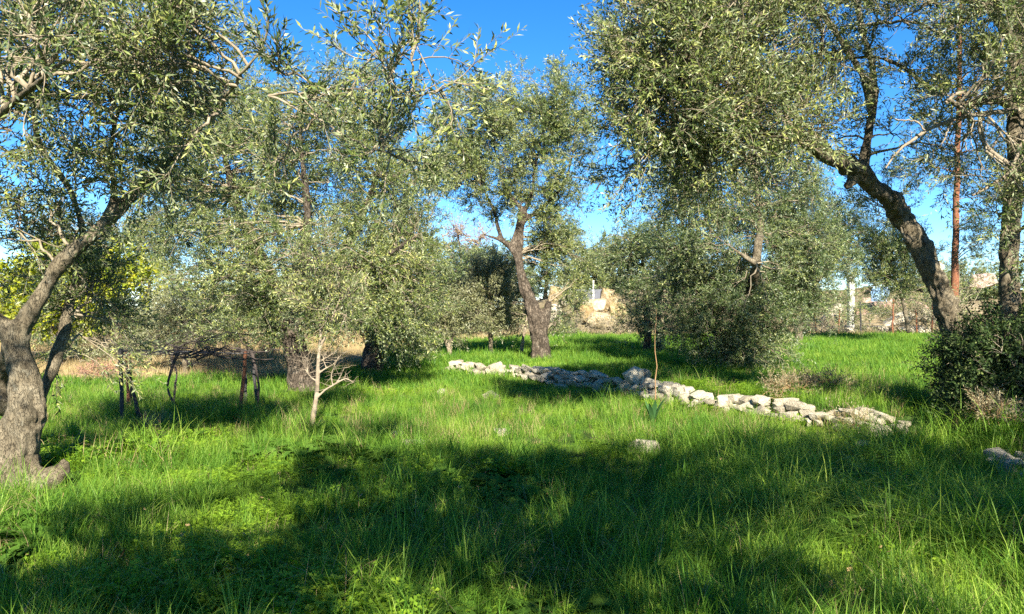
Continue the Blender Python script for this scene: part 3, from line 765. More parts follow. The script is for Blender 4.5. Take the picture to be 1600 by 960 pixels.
far_olive("thin pale olive sapling leaning beside the tall olive's trunk", 23.5, (815, 545),
          [PX(23.5, (813, 548, 7), (818, 525, 6), (823, 500, 5), (822, 460, 3))],
          [(808, 480, 16, 34, 23.8, 0.4, 6)], 26, mat='olive_pale', bark='bark_pale', clump_r=0.35)
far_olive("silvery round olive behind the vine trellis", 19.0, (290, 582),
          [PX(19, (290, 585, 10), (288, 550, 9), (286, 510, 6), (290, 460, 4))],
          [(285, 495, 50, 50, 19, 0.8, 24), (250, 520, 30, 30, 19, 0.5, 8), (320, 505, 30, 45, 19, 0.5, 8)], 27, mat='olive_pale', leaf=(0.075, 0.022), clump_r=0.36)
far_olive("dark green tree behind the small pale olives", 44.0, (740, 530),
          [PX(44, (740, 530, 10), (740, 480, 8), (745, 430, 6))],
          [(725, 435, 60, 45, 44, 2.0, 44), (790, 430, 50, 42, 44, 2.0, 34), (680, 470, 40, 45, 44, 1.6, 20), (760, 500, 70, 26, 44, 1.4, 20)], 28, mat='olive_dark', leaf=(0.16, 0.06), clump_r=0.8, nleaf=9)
far_olive("dark leafy tree behind the yellow tree at the left", 27.0, (180, 560),
          [PX(27, (190, 570, 14), (185, 520, 12), (180, 440, 9), (190, 380, 6))],
          [(190, 400, 70, 50, 27, 1.4, 28), (100, 380, 60, 50, 28, 1.4, 18), (250, 380, 50, 60, 27, 1.2, 16), (150, 480, 60, 40, 27, 1.2, 12)], 29, mat='olive_dark', leaf=(0.10, 0.032), clump_r=0.6)
far_olive("distant olive filling the gap right of the trellis", 38.0, (420, 540),
          [PX(38, (420, 540, 12), (420, 500, 10), (425, 450, 7))],
          [(420, 470, 90, 45, 38, 2.0, 34), (540, 470, 80, 45, 40, 2.0, 28)], 30, mat='olive', leaf=(0.12, 0.042), clump_r=0.8)
far_olive("distant pale tree behind the ochre rocks", 56.0, (930, 480),
          [PX(56, (915, 480, 8), (915, 440, 6), (918, 400, 4))],
          [(905, 420, 44, 32, 56, 1.6, 34), (965, 412, 40, 40, 56, 1.6, 34), (880, 375, 26, 30, 56, 1.4, 16), (930, 435, 50, 20, 55, 1.4, 16)], 31, mat='olive', leaf=(0.15, 0.055), clump_r=0.9)

for i, (px, py, d, lab) in enumerate([(30, 470, 52, "distant olive farthest left behind the yellow tree"), (230, 470, 55, "distant olive behind the dark leafy tree"), (330, 460, 58, "distant olive left of the gap behind the trellis"),
                                      (640, 470, 50, "distant olive behind the broad old olive's right side"), (850, 460, 64, "distant olive behind the tall olive's trunk"), (1060, 460, 62, "distant olive behind the round dark olive"), (1190, 450, 60, "distant olive behind the bushy olive"), (1440, 452, 58, "distant olive behind the arching trunk"), (1530, 445, 50, "distant olive between the two right trunks"), (965, 455, 66, "distant olive behind the shed")]):
    far_olive(lab, d, (px, 520), [PX(d, (px, 520, 12), (px, 480, 9), (px + 4, 440, 6))], [(px, py - 10, 75, 42 if px < 800 else 36, d, 2.4, 22), (px + 30, py + 20, 70, 24, d, 2.0, 12)], 130 + i, mat='olive', leaf=(0.16, 0.06), clump_r=0.9, group="distant trees beyond the grove", voxel=0.08)
# yellow tree at the left
b = P(95, 575, 21)
make_tree("mulberry_tree", "bright yellow leaved tree glowing behind the gnarled olive", "tree", (b[0], b[1], Hs(b[0], b[1])),
          [PX(21, (95, 585, 16), (95, 540, 13), (90, 490, 10), (100, 430, 6)), PX(21, (93, 520, 9), (40, 470, 6), (0, 430, 4)), PX(21, (93, 510, 9), (150, 460, 6), (200, 420, 4))],
          [(30, 450, 80, 50, 21, 1.2, 30), (110, 440, 70, 50, 21, 1.2, 28), (205, 430, 40, 36, 21, 0.9, 10), (80, 510, 60, 24, 21, 0.9, 10)], 41, mat='yellow', bark='vine',
          voxel=0.04, subs=6, twigs=4, nleaf=8, leaf=(0.11, 0.075), clump_r=0.45, twig_len=0.34, twig_tubes=False)

# russet bare tree far off
b = P(722, 400, 62)
make_tree("bare_tree", "reddish almost leafless tree far behind the dark green tree", "tree", (b[0], b[1], Hs(b[0], b[1])),
          [np.vstack([np.array([[b[0], b[1], Hs(b[0], b[1]), 0.25]]), PX(62, (722, 440, 6), (720, 400, 5), (715, 365, 3))]), PX(62, (722, 430, 5), (740, 400, 4), (752, 372, 2.5)), PX(62, (721, 425, 5), (700, 395, 4), (690, 365, 2.5))],
          [(715, 385, 42, 34, 62, 2.0, 22), (750, 380, 30, 24, 62, 1.6, 10)], 42, mat='russet', bark='bark', voxel=0.08, subs=6, twigs=4, nleaf=3, leaf=(0.12, 0.06), clump_r=1.1, twig_len=0.7, thick=5.0, wood_mat='bark_pale')

# slender tree with rusty trunk behind the arching olive
b = P(1490, 480, 27)
zb = Hs(b[0], b[1])
make_tree("pine_tree", "slender tree with straight rusty red trunk between the arching olive and the right edge trunk", "tree", (b[0], b[1], zb),
          [np.vstack([np.array([[b[0], b[1], zb - 0.1, 0.16]]), PX(27, (1492, 440, 12), (1492, 400, 11), (1494, 360, 10.5), (1493.5, 320, 10), (1496, 275, 9.5), (1496, 230, 9), (1498, 180, 8.5), (1500, 60, 7), (1502, -60, 5))]),
           PX(27, (1495, 270, 4), (1460, 262, 3), (1425, 275, 2)), PX(27, (1496, 240, 4), (1530, 235, 3), (1560, 250, 2))],
          [(1440, 270, 50, 30, 27, 1.0, 16), (1540, 270, 40, 50, 27, 1.0, 20), (1535, 365, 34, 24, 26, 0.8, 12), (1450, 190, 40, 36, 27, 0.9, 9), (1545, 190, 36, 36, 27, 0.9, 6), (1480, 90, 70, 50, 27, 1.2, 5), (1480, -20, 70, 50, 27, 1.2, 5)], 43,
          mat='pine', bark='rust', voxel=0.04, subs=6, twigs=5, nleaf=10, leaf=(0.10, 0.022), clump_r=0.5, twig_len=0.26, twig_tubes=False)

# sapling in the sunlit grass
D = 10.4
b = P(487, 670, D)
limbs = [PX(D, (486, 682, 10), (488, 660, 8.5), (493, 630, 7.5), (496, 600, 7), (497, 570, 6), (499, 545, 5.5), (501, 520, 4), (498, 490, 3), (494, 450, 3), (490, 400, 2)),
         PX(D, (499, 545, 5), (507, 530, 4), (516, 505, 3), (530, 470, 2.5)),
         PX(D, (497, 620, 4), (510, 608, 3), (524, 600, 2.6), (532, 588, 2), (538, 575, 1.4)),
         PX(D, (500, 582, 3), (510, 575, 2.2), (520, 570, 1.8), (535, 552, 1.3)),
         PX(D, (495, 596, 3), (484, 588, 2.5), (480, 575, 2), (481, 560, 1.6)),
         PX(D, (524, 600, 3), (540, 592, 2.5), (552, 598, 1.6)), PX(D, (520, 602, 2.4), (518, 585, 2), (528, 560, 1.5)), PX(D, (510, 575, 2), (505, 560, 1.6), (512, 548, 1.2)),
         PX(D, (485, 590, 2), (478, 580, 1.6), (473, 560, 1.2)), PX(D, (500, 565, 3), (515, 556, 2), (530, 545, 1.4))]
rs = np.random.default_rng(8)
sap_tw = []
for l in limbs[2:]:
    q = resample(l, 8)
    for i in range(2, 8):
        for _ in range(2):
            a = q[i, :3]; dv = unit(np.array([rs.normal(), rs.normal() * 0.7, 0.5 + rs.normal() * 0.5])); L_ = rs.uniform(0.08, 0.26)
            w_ = np.cumsum(rs.normal(size=(4, 3)) * 0.012, 0)
            sap_tw.append(np.array([[*a, 0.0035], *[[*(a + dv * L_ * u + w_[k]), 0.0028 * (1 - u * 0.7)] for k, u in enumerate((0.35, 0.7, 1.0))]]))
make_tree("olive_sapling", "slim pale stemmed young olive with bare lower twigs in the sunlit grass", "sapling", (b[0], b[1], Hs(b[0], b[1])), limbs,
          [(490, 425, 55, 65, 10.6, 0.5, 24), (520, 485, 40, 44, 10.5, 0.4, 12), (470, 485, 32, 38, 10.6, 0.4, 9)], 44, mat='olive', bark='bark_pale', wood_mat='bark_pale', extra_limbs=sap_tw, voxel=0.0065, bumps=0.004, bscale=14,
          clump_r=0.28, subs=6, twigs=4, nleaf=12, leaf=(0.058, 0.013), twig_len=0.24)

# two olives standing behind the photographer: their crowns shade the foreground
def shade_clump(gx, gy, h, rad, n, zr=0.35):
    k = h / math.tan(SUN_EL)
    return ('w', gx - math.sin(SUN_AZ) * k, gy - math.cos(SUN_AZ) * k, h, rad, rad * 1.0, zr, n)
sp1 = []
for gx in np.arange(-0.9, 8.2, 0.95):
    sp1 += [shade_clump(gx, 7.75, 5.0, 0.55, 5), shade_clump(gx + 0.5, 6.9, 4.7, 0.55, 5), shade_clump(gx + 0.2, 6.05, 4.4, 0.55, 5)]
for gx in (-0.6, 0.3, 1.3, 2.9, 3.9):
    sp1 += [shade_clump(gx, 5.25, 4.2, 0.45, 4)]
sp1 += [shade_clump(2.4, 8.7, 5.1, 0.5, 4), shade_clump(3.3, 8.9, 5.1, 0.5, 4), shade_clump(4.2, 8.7, 5.1, 0.5, 4), shade_clump(1.4, 8.3, 5.1, 0.4, 2)]
sp1 += [shade_clump(0.5, 4.4, 4.1, 0.4, 3), shade_clump(1.7, 4.6, 4.1, 0.35, 3), shade_clump(-0.3, 4.5, 4.1, 0.35, 3), shade_clump(1.0, 3.7, 4.0, 0.4, 2)]
for gx, gy in [(6.0, 8.9), (6.9, 9.1), (6.3, 10.3), (7.3, 10.3), (5.9, 9.8), (7.0, 11.3), (6.2, 11.5)]:
    sp1 += [shade_clump(gx, gy, 5.2, 0.6, 6)]
sp2 = [shade_clump(-1.9, 4.6, 3.9, 0.5, 7), shade_clump(-1.7, 7.6, 4.8, 0.5, 5), shade_clump(-2.4, 4.2, 3.8, 0.4, 5), shade_clump(-1.0, 5.7, 4.2, 0.5, 6), shade_clump(-1.8, 6.8, 4.6, 0.45, 4), shade_clump(-1.2, 4.3, 3.9, 0.4, 4), shade_clump(-5.0, 8.9, 5.0, 0.5, 3), shade_clump(-2.7, 5.6, 4.1, 0.3, 2), shade_clump(-1.4, 3.7, 3.8, 0.4, 3), shade_clump(-4.2, 6.0, 4.2, 0.25, 1)]
def wl(*rows): return np.array(rows, float)
make_tree("olive_tree", "olive standing just behind the viewer to the right", "olive tree", (3.0, -3.5, Hs(3.0, -3.5)),
          [wl((3.0, -3.5, -0.1, 0.32), (3.1, -3.3, 1.0, 0.25), (2.9, -2.6, 2.2, 0.2), (2.2, -1.6, 3.4, 0.13), (1.0, -0.6, 4.2, 0.07)), wl((2.9, -2.6, 2.2, 0.18), (4.2, -1.6, 3.4, 0.12), (6.0, -0.8, 4.4, 0.06))],
          sp1, 51, voxel=0.05, group=GRP_OLD, clump_r=0.42, subs=6, twigs=5, nleaf=9, tri=True, leaf=(0.115, 0.052), twig_len=0.32, twig_tubes=False, sub_sides=3, sub_segs=3)
make_tree("olive_tree", "olive standing just behind the viewer to the left", "olive tree", (-3.2, -3.6, Hs(-3.2, -3.6)),
          [wl((-3.2, -3.6, -0.1, 0.3), (-3.0, -3.3, 1.0, 0.23), (-2.6, -2.8, 2.2, 0.17), (-2.2, -1.8, 3.4, 0.1), (-1.8, -0.6, 4.3, 0.05)), wl((-2.6, -2.8, 2.2, 0.13), (-3.4, -1.8, 3.4, 0.09), (-4.4, 0.2, 4.4, 0.04))],
          sp2, 52, voxel=0.05, group=GRP_OLD, clump_r=0.38, subs=6, twigs=5, nleaf=9, tri=True, leaf=(0.115, 0.052), twig_len=0.32, twig_tubes=False, sub_sides=3, sub_segs=3)

# ------------------------------------------------------------------ shrubs
def shrub(name, label, cat, px, py, d, specs, seed, mat, group=None, zlow=None, stems=5, wood='twig', **kw):
    b = P(px, py, d); z = Hs(b[0], b[1])
    r = np.random.default_rng(seed)
    root = empty(name, (b[0], b[1], z), label, cat, group)
    C, _ = sample_clumps(specs, r)
    limbs = []
    for i in range(stems):
        c = C[i % len(C)]
        a = np.array([b[0] + r.normal() * 0.12, b[1] + r.normal() * 0.12, z - 0.05])
        m = (a + c) / 2 + r.normal(size=3) * 0.15
        k_ = (kw.get('clump_r', 0.4) / 0.4) ** 2; limbs.append(np.array([[*a, 0.03 * k_], [*m, 0.02 * k_], [*c, 0.008 * k_]]))
    kw.setdefault('zmin', z + 0.02)
    (V, f, tint), wood_g = build_crown(specs, limbs, r, **kw)
    base = np.array([b[0], b[1], z])
    link("foliage", quads_mesh("foliage", V - base, f, {"tint": tint}), M[mat], root, "stuff")
    A = np.array([resample(l, 8) for l in limbs])
    vs, fs, n = [], [], 0
    for v, ff in [tubes(A, 6)] + wood_g:
        vs.append(v); fs.append(ff + n); n += len(v)
    link("stems", quads_mesh("stems", np.vstack(vs) - base, np.vstack(fs), None, True), M[wood], root, "stuff")
    return root

shrub("evergreen_shrub", "large dark evergreen shrub at the foot of the arching olive", "shrub", 1545, 650, 10.2,
      [(1545, 560, 60, 80, 9.9, 0.6, 60), (1590, 590, 60, 80, 9.0, 0.45, 56), (1520, 600, 44, 60, 9.8, 0.5, 40), (1630, 530, 60, 110, 9.4, 0.6, 34), (1560, 650, 70, 24, 9.3, 0.4, 26)], 61, 'bush', clump_r=0.28, subs=6, twigs=4, nleaf=12, leaf=(0.046, 0.019), twig_len=0.22, twig_tubes=False, sub_sides=3, sub_segs=4)
shrub("evergreen_shrub", "thin twiggy shrub at the left fringe of the dark shrub", "shrub", 1485, 600, 11.2,
      [(1485, 550, 30, 60, 11.2, 0.4, 9), (1490, 490, 30, 30, 11.4, 0.4, 5)], 62, 'olive', clump_r=0.26, subs=6, twigs=4, nleaf=9, leaf=(0.04, 0.012), twig_len=0.24)
shrub("scrub_bush", "grey green scrub bush behind the trellis posts", "bush", 170, 585, 21.5, [(160, 555, 60, 30, 21.5, 1.0, 16), (240, 560, 40, 24, 22, 0.8, 9)], 63, 'olive_pale', clump_r=0.45, subs=6, twigs=5, nleaf=9, leaf=(0.08, 0.028), twig_len=0.3, twig_tubes=False)
shrub("scrub_bush", "reddish brown low bush left of the trellis", "bush", 145, 608, 17.0, [(145, 595, 28, 14, 17, 0.4, 9)], 64, 'russet', clump_r=0.25, subs=5, twigs=4, nleaf=6, leaf=(0.05, 0.02), twig_len=0.2, twig_tubes=False)
shrub("scrub_bush", "long bank of grey green scrub behind the silvery olive", "bush", 330, 560, 27.0, [(200, 525, 70, 26, 27, 0.8, 14), (330, 530, 70, 26, 27, 0.8, 14), (430, 530, 50, 26, 27, 0.8, 10), (90, 540, 60, 30, 26, 0.8, 10)], 66, 'olive', clump_r=0.5, subs=6, twigs=5, nleaf=10, leaf=(0.10, 0.034), twig_len=0.3, twig_tubes=False)
shrub("scrub_bush", "dry thorny scrub along the slope right of the trellis", "bush", 420, 570, 22.0, [(415, 555, 45, 20, 22, 0.8, 12), (340, 570, 40, 14, 22, 0.8, 6)], 65, 'scrub', clump_r=0.35, subs=6, twigs=5, nleaf=4, leaf=(0.06, 0.012), twig_len=0.3)
dry_spots = [(905, 512, 37.5, 40, 20, "dry brown bush below the ochre rocks"), (960, 512, 38, 34, 20, "grey dead bush right of the ochre rocks"), (1285, 515, 37.5, 34, 18, "dry brown bush left of the white pillar"),
             (1350, 500, 39, 30, 20, "straggly grey green bush right of the white pillar"), (1420, 500, 38.5, 34, 20, "dry thorn bush at the right end of the fence"), (1390, 475, 42, 40, 14, "low green bush under the blue sheet"),
             (1500, 445, 36, 60, 34, "green bush behind the arching trunk"), (880, 535, 36, 22, 20, "light green bush left of the dry bushes"), (985, 500, 39, 30, 24, "olive green bush right of the golden rock"), (900, 470, 39, 16, 22, "straggly bush before the cream rocks"), (1310, 470, 40, 26, 22, "green bush half covering the white boulder"), (1445, 480, 39, 30, 24, "grey green bush at the foot of the arching trunk")]
for i, (px, py, d, w, h, lab) in enumerate(dry_spots):
    shrub("scrub_bush", lab, "bush", px, py + h * 0.5, d, [(px, py, w, h, d, 0.7, 14)], 70 + i, ('scrub', 'scrub', 'scrub', 'olive', 'scrub', 'olive', 'olive', 'olive', 'olive', 'olive', 'olive', 'olive')[i], group="scrub along the stony bank",
          clump_r=0.4, subs=6, twigs=5, nleaf=5 if i in (0, 1, 2, 4) else 9, leaf=(0.09, 0.025), twig_len=0.35, thick=2.0, twig_tubes=False)

# ------------------------------------------------------------------ stones
def rock_mesh(seed, npts=18, flat=0.7):
    r = np.random.default_rng(seed)
    bm = bmesh.new()
    for p in rand_dirs(npts, r):
        q = np.sign(p) * np.abs(p) ** 0.55          # boxier than a ball
        q = q / max(1.0, np.abs(q).max()) * (1 + r.normal() * 0.10)
        bm.verts.new((q[0], q[1] * 0.8, q[2] * flat))
    res = bmesh.ops.convex_hull(bm, input=bm.verts)
    for v in [v for v in bm.verts if not v.link_faces]: bm.verts.remove(v)
    me = bpy.data.meshes.new("rock")
    bm.to_mesh(me); bm.free()
    return me
def rock_set(mat, n, seed, **kw):
    L = []
    for i in range(n):
        me = rock_mesh(seed + i, **kw); me.materials.append(mat); L.append(me)
    return L
ROCKS = rock_set(M['stone'], 12, 300, npts=22)
ROCKS_O = rock_set(M['stone_ochre'], 6, 400, npts=24, flat=0.8)
ROCKS_P = rock_set(M['stone_pink'], 6, 500, npts=24, flat=0.8)

def wall():
    root = empty("dry_stone_wall", (WALL[3, 0], WALL[3, 1], 0), "low tumbled dry stone wall of pale limestone running back through the grass", "stone wall")
    base = np.array(root.location)
    r = np.random.default_rng(3)
    seg = np.linalg.norm(np.diff(WALL, axis=0), axis=1)
    cum = np.concatenate([[0], np.cumsum(seg)])
    def along(s):
        return np.array([np.interp(s, cum, WALL[:, 0]), np.interp(s, cum, WALL[:, 1])])
    def put(x, y, z, sx, sy, sz, rz, tilt=0.15):
        me = ROCKS[r.integers(len(ROCKS))]
        o = bpy.data.objects.new("stone", me)
        COL.objects.link(o); o.parent = root
        o.location = (x - base[0], y - base[1], z - base[2])
        o.rotation_euler = (r.normal() * tilt, r.normal() * tilt, rz)
        o.scale = (sx, sy, sz)
    total = cum[-1]
    for course, (hz, off, n0) in enumerate([(0.06, -0.05, 0.22), (0.15, 0.03, 0.22), (0.10, 0.32, 0.32), (0.25, 0.24, 0.28), (0.23, 0.10, 0.22)]):
        s = 0.0
        while s < total:
            p = along(s); p2 = along(min(s + 0.1, total)); t = p2 - p
            if np.linalg.norm(t) < 1e-6: break
            t /= np.linalg.norm(t); nrm = np.array([-t[1], t[0]])
            if nrm[0] < 0: nrm = -nrm
            ln = n0 * r.uniform(0.55, 1.45)
            if 8.0 < p[1] < 9.5:
                s += ln; continue
            y_h = np.interp(p[1], [7, 9, 11, 12.5, 14, 16, 18, 20], [0.7, 0.75, 0.8, 0.85, 0.95, 0.95, 0.85, 0.8])
            if r.random() < (0.55 if course >= 3 else 0.85) and not (course >= 3 and p[1] < 9.5):
                c = p + nrm * (off + r.normal() * 0.05)
                sx = ln * 0.54; sz = r.uniform(0.055, 0.11)
                put(c[0], c[1], Hs(p[0] - 0.5, p[1]) + 0.02 + hz * y_h + r.normal() * 0.015, sx, r.uniform(0.11, 0.19), sz, math.atan2(t[1], t[0]) + r.normal() * 0.18, 0.12)
            s += ln * 0.92
    # stones one can tell apart: (px, py centre, depth, half sizes in px)
    for (px, py, d, sx, sy, sz) in [(990, 588, 14.3, 16, 14, 20), (1008, 588, 14.45, 8, 8, 17), (776, 574, 18.4, 13, 10, 11), (1022, 602, 14.3, 26, 14, 11), (945, 604, 14.9, 16, 12, 10), (895, 592, 16.4, 20, 12, 9),
                                    (1098, 622, 12.7, 17, 12, 12), (1060, 612, 13.3, 18, 12, 9), (1135, 630, 12.1, 15, 11, 12), (1236, 633, 11.3, 12, 9, 8), (1330, 656, 10.5, 20, 10, 7), (1385, 662, 10.1, 14, 9, 6), (1420, 664, 9.9, 14, 9, 6),
                                    (965, 612, 14.6, 12, 10, 10), (815, 578, 17.8, 9, 7, 5), (735, 571, 19.6, 14, 10, 6), (712, 568, 20.0, 12, 10, 6), (1005, 618, 13.9, 14, 10, 11), (1165, 634, 11.8, 14, 10, 10)]:
        q = P(px, py, d); k = d / F
        put(q[0], q[1], q[2], sx * k, sy * k, sz * k, r.normal() * 0.4, 0.2)
    # tumbled stones by the right edge
    for i in range(11):
        x = 4.95 + r.uniform(-0.15, 0.45); y = r.uniform(6.9, 8.1)
        put(x, y, Hs(4.3, y) + r.uniform(0.04, 0.20), r.uniform(0.08, 0.15), r.uniform(0.08, 0.13), r.uniform(0.06, 0.12), r.uniform(0, 3), 0.4)
wall()

LOOSE = [(646, 690, 0.13, "pale lump of limestone in the grass at the edge of the shade"), (622, 677, 0.09, "flat white stone left of the pale limestone lump"), (782, 672, 0.10, "white stone lying at the shade's edge below the wall's far end"),
         (1008, 702, 0.14, "grey stone half sunk in the grass below the flower stalk"), (500, 690, 0.10, "grey stone in the grass below the sapling"), (526, 690, 0.08, "small stone right of the one below the sapling"),
         (588, 862, 0.055, "small grey stone in the shaded foreground grass"), (326, 925, 0.05, "small tan stone in the grass at the bottom left"), (770, 618, 0.16, "low pale stones showing in the sunny meadow"), (1350, 697, 0.10, "reddish stone fallen before the wall"), (690, 612, 0.1, "small white stone far out in the sunny meadow"), (875, 605, 0.13, "stone fallen in front of the wall's middle")]
for i, (px, py, s, lab) in enumerate(LOOSE):
    d = CAM_Z * F / (py + 6 - 480)
    q = P(px, py, d)
    o = bpy.data.objects.new("field_stone", ROCKS[i % len(ROCKS)])
    COL.objects.link(o)
    o.location = (q[0], q[1], Hs(q[0], q[1]) + s * 0.3)
    o.rotation_euler = (0.2 * (i % 3 - 1), 0.15, i * 1.1)
    o.scale = (s * 1.2, s, s * 0.9)
    tag(o, lab, "stone", "stones lying in the meadow")

# rocks on the far bank
def bank_rock(px, py, d, w, h, kind, lab, grp):
    q = P(px, py, d); k = d / F
    L = {'o': ROCKS_O, 'p': ROCKS_P, 's': ROCKS}[kind]
    o = bpy.data.objects.new("boulder", L[rng.integers(len(L))])
    COL.objects.link(o)
    o.location = q
    o.rotation_euler = (rng.normal() * 0.15, rng.normal() * 0.15, rng.normal() * 0.5)
    o.scale = (w * k * 0.5 * 1.1, w * k * 0.4, h * k * 0.5 * 1.35)
    tag(o, lab, "boulder", grp)
BR = [(868, 460, 42, 22, 24, 'o', "cream rock nearest the tall olive's trunk"), (880, 470, 42.6, 22, 26, 's', "white rock face right of the tall olive"), (866, 492, 41.5, 20, 36, 's', "pale rock slab low beside the tall olive"),
      (930, 478, 41.5, 34, 26, 'o', "orange brown rock below the light pole"), (950, 470, 42, 30, 32, 'o', "cream rock right of the light pole"), (965, 486, 41.5, 26, 24, 'o', "golden rock at the right of the outcrop"), (915, 490, 41, 26, 24, 'o', "ochre rock low on the left of the light pole"),
      (940, 500, 40.5, 50, 18, 'o', "long brown ledge at the outcrop's foot")]
for b_ in BR: bank_rock(*b_, "ochre rocks of the outcrop")
PR = [(1362, 475, 44, 36, 20, 'p', "pinkish rubble left of the blue sheet"), (1395, 476, 44, 36, 22, 'p', "pinkish rubble under the blue sheet"), (1430, 480, 44, 40, 24, 'p', "reddish rubble right of the blue sheet"), (1340, 492, 43, 34, 20, 'p', "rosy stones beside the white pillar"),
      (1305, 485, 43, 22, 26, 's', "white boulder left of the white pillar"), (1300, 500, 42, 30, 18, 's', "low grey boulder left of the first fence post"), (1330, 518, 40, 30, 12, 's', "white slab at the field's edge by the second post"), (1365, 516, 40, 40, 14, 's', "white slab between the middle fence posts"),
      (1430, 516, 39.5, 50, 16, 's', "long white slab before the last fence posts"), (1400, 500, 41, 50, 22, 's', "grey boulder behind the fence"), (1450, 495, 41.5, 40, 24, 's', "pale boulder by the arching trunk"), (1455, 420, 46, 34, 22, 's', "whitish rock high behind the arching trunk"), (1535, 440, 46, 40, 24, 'p', "pinkish rock high between the two right trunks")]
for b_ in PR: bank_rock(*b_, "rubble on the stony bank")

# house wall, roof and light pole behind the ochre rocks
def box(bm, c, s, rz=0.0):
    r = bmesh.ops.create_cube(bm, size=1.0)
    ca, sa = math.cos(rz), math.sin(rz)
    for v in r['verts']:
        x, y, z = v.co.x * s[0], v.co.y * s[1], v.co.z * s[2]
        v.co = (c[0] + x * ca - y * sa, c[1] + x * sa + y * ca, c[2] + z)
    return r['verts']
def bm_mesh(name, bm, bevel=0.0):
    if bevel:
        bmesh.ops.bevel(bm, geom=bm.edges[:], offset=bevel, segments=2, affect='EDGES')
    bmesh.ops.recalc_face_normals(bm, faces=bm.faces[:])
    me = bpy.data.meshes.new(name); bm.to_mesh(me); bm.free()
    return me

hb = P(925, 478, 50); hz = Hs(hb[0], hb[1])
house = empty("shed", (hb[0], hb[1], hz), "small whitish shed with sloping grey roof behind the ochre rocks", "shed")
bm = bmesh.new(); w_, d_, h_ = 1.6, 1.6, P(0, 468, 50)[2] - hz
vs = [bm.verts.new(p) for p in [(-w_/2, -d_/2, -0.3), (w_/2, -d_/2, -0.3), (w_/2, d_/2, -0.3), (-w_/2, d_/2, -0.3), (-w_/2, -d_/2, h_), (w_/2, -d_/2, h_), (w_/2, d_/2, h_ + 0.5), (-w_/2, d_/2, h_ + 0.5)]]
for q in [(0, 1, 5, 4), (1, 2, 6, 5), (2, 3, 7, 6), (3, 0, 4, 7), (4, 5, 6, 7)]: bm.faces.new([vs[i] for i in q])
link("wall", bm_mesh("wall", bm), M['plaster'], house)
bm = bmesh.new()
rv = box(bm, (0, 0, 0), (w_ + 0.3, d_ * 1.25, 0.08))
for v in rv: v.co.z += h_ + 0.31 + v.co.y * 0.3125
link("roof", bm_mesh("roof", bm), M['slate'], house)
bm = bmesh.new(); box(bm, (0.5, -d_/2 - 0.01, h_ * 0.45), (0.55, 0.08, 0.6)); link("window", bm_mesh("window", bm), M['slate'], house)

def lathe_pole(name, p0, p1, r0, r1, mat, parent=None, origin=(0, 0, 0), S=8, wob=0.0, seed=0):
    r = np.random.default_rng(seed)
    a = np.linspace(0, 1, 9)[:, None]
    c = np.array(p0) * (1 - a) + np.array(p1) * a
    c[1:-1] += r.normal(size=(7, 3)) * wob
    rr = (r0 * (1 - a) + r1 * a)
    A = np.concatenate([c - np.array(origin), rr], 1)[None]
    v, f = tubes(A, S, cap=True)
    return link(name, quads_mesh(name, v, f, None, False), mat, parent)

q = P(927, 490, 44); z0 = Hs(q[0], q[1])
pole = empty("light_pole", (q[0], q[1], z0), "slender white pole standing in front of the shed", "pole")
top = P(928, 440, 44)
lathe_pole("shaft", (q[0], q[1], z0), (q[0], q[1], top[2]), 0.055, 0.05, M['concrete'], pole, pole.location)
bm = bmesh.new(); box(bm, (0, 0, top[2] - z0 + 0.03), (0.12, 0.12, 0.06)); link("cap", bm_mesh("cap", bm, 0.01), M['concrete'], pole)

# white pillar on the bank
q = P(1329, 515, 40.5); z0 = Hs(q[0], q[1]); top = P(1329, 432, 40.5)[2]
pil = empty("concrete_pillar", (q[0], q[1], z0), "square white concrete pillar standing on the stony bank", "pillar")
bm = bmesh.new(); box(bm, (0, 0, (top - z0) / 2 - 0.1), (0.28, 0.28, top - z0 + 0.2), 0.2); link("shaft", bm_mesh("shaft", bm, 0.015), M['concrete'], pil)
bm = bmesh.new(); box(bm, (0, 0, top - z0 + 0.03), (0.34, 0.34, 0.08), 0.2); link("cap", bm_mesh("cap", bm, 0.01), M['concrete'], pil)

# blue sheet hanging over the rubble
q = P(1374, 461, 42.5)
gx, gz = np.meshgrid(np.linspace(-0.5, 0.5, 14), np.linspace(-0.35, 0.42, 12))
cx = np.stack([gx * 3, gz * 4, gx * 0 + 2], -1)
Yb = 0.16 * fbm(cx, 3) - 0.35 * np.clip(gz, 0, 1)
v = np.stack([gx * (1 - 0.35 * np.abs(gz)) + 0.08 * vnoise(cx + 5), Yb, gz + 0.06 * vnoise(cx + 9)], -1).reshape(-1, 3)
v2 = v + np.array([0, 0.03, 0])
nx_ = 14; idx = np.arange(len(v)).reshape(12, 14)
f = np.stack([idx[:-1, :-1], idx[:-1, 1:], idx[1:, 1:], idx[1:, :-1]], -1).reshape(-1, 4)
me = quads_mesh("tarpaulin", np.vstack([v, v2]), np.vstack([f, f[:, ::-1] + len(v)]), None, True)
o = link("tarpaulin", me, M['blue']); o.location = q
tag(o, "crumpled light blue sheet lying on the pinkish rubble", "tarpaulin")

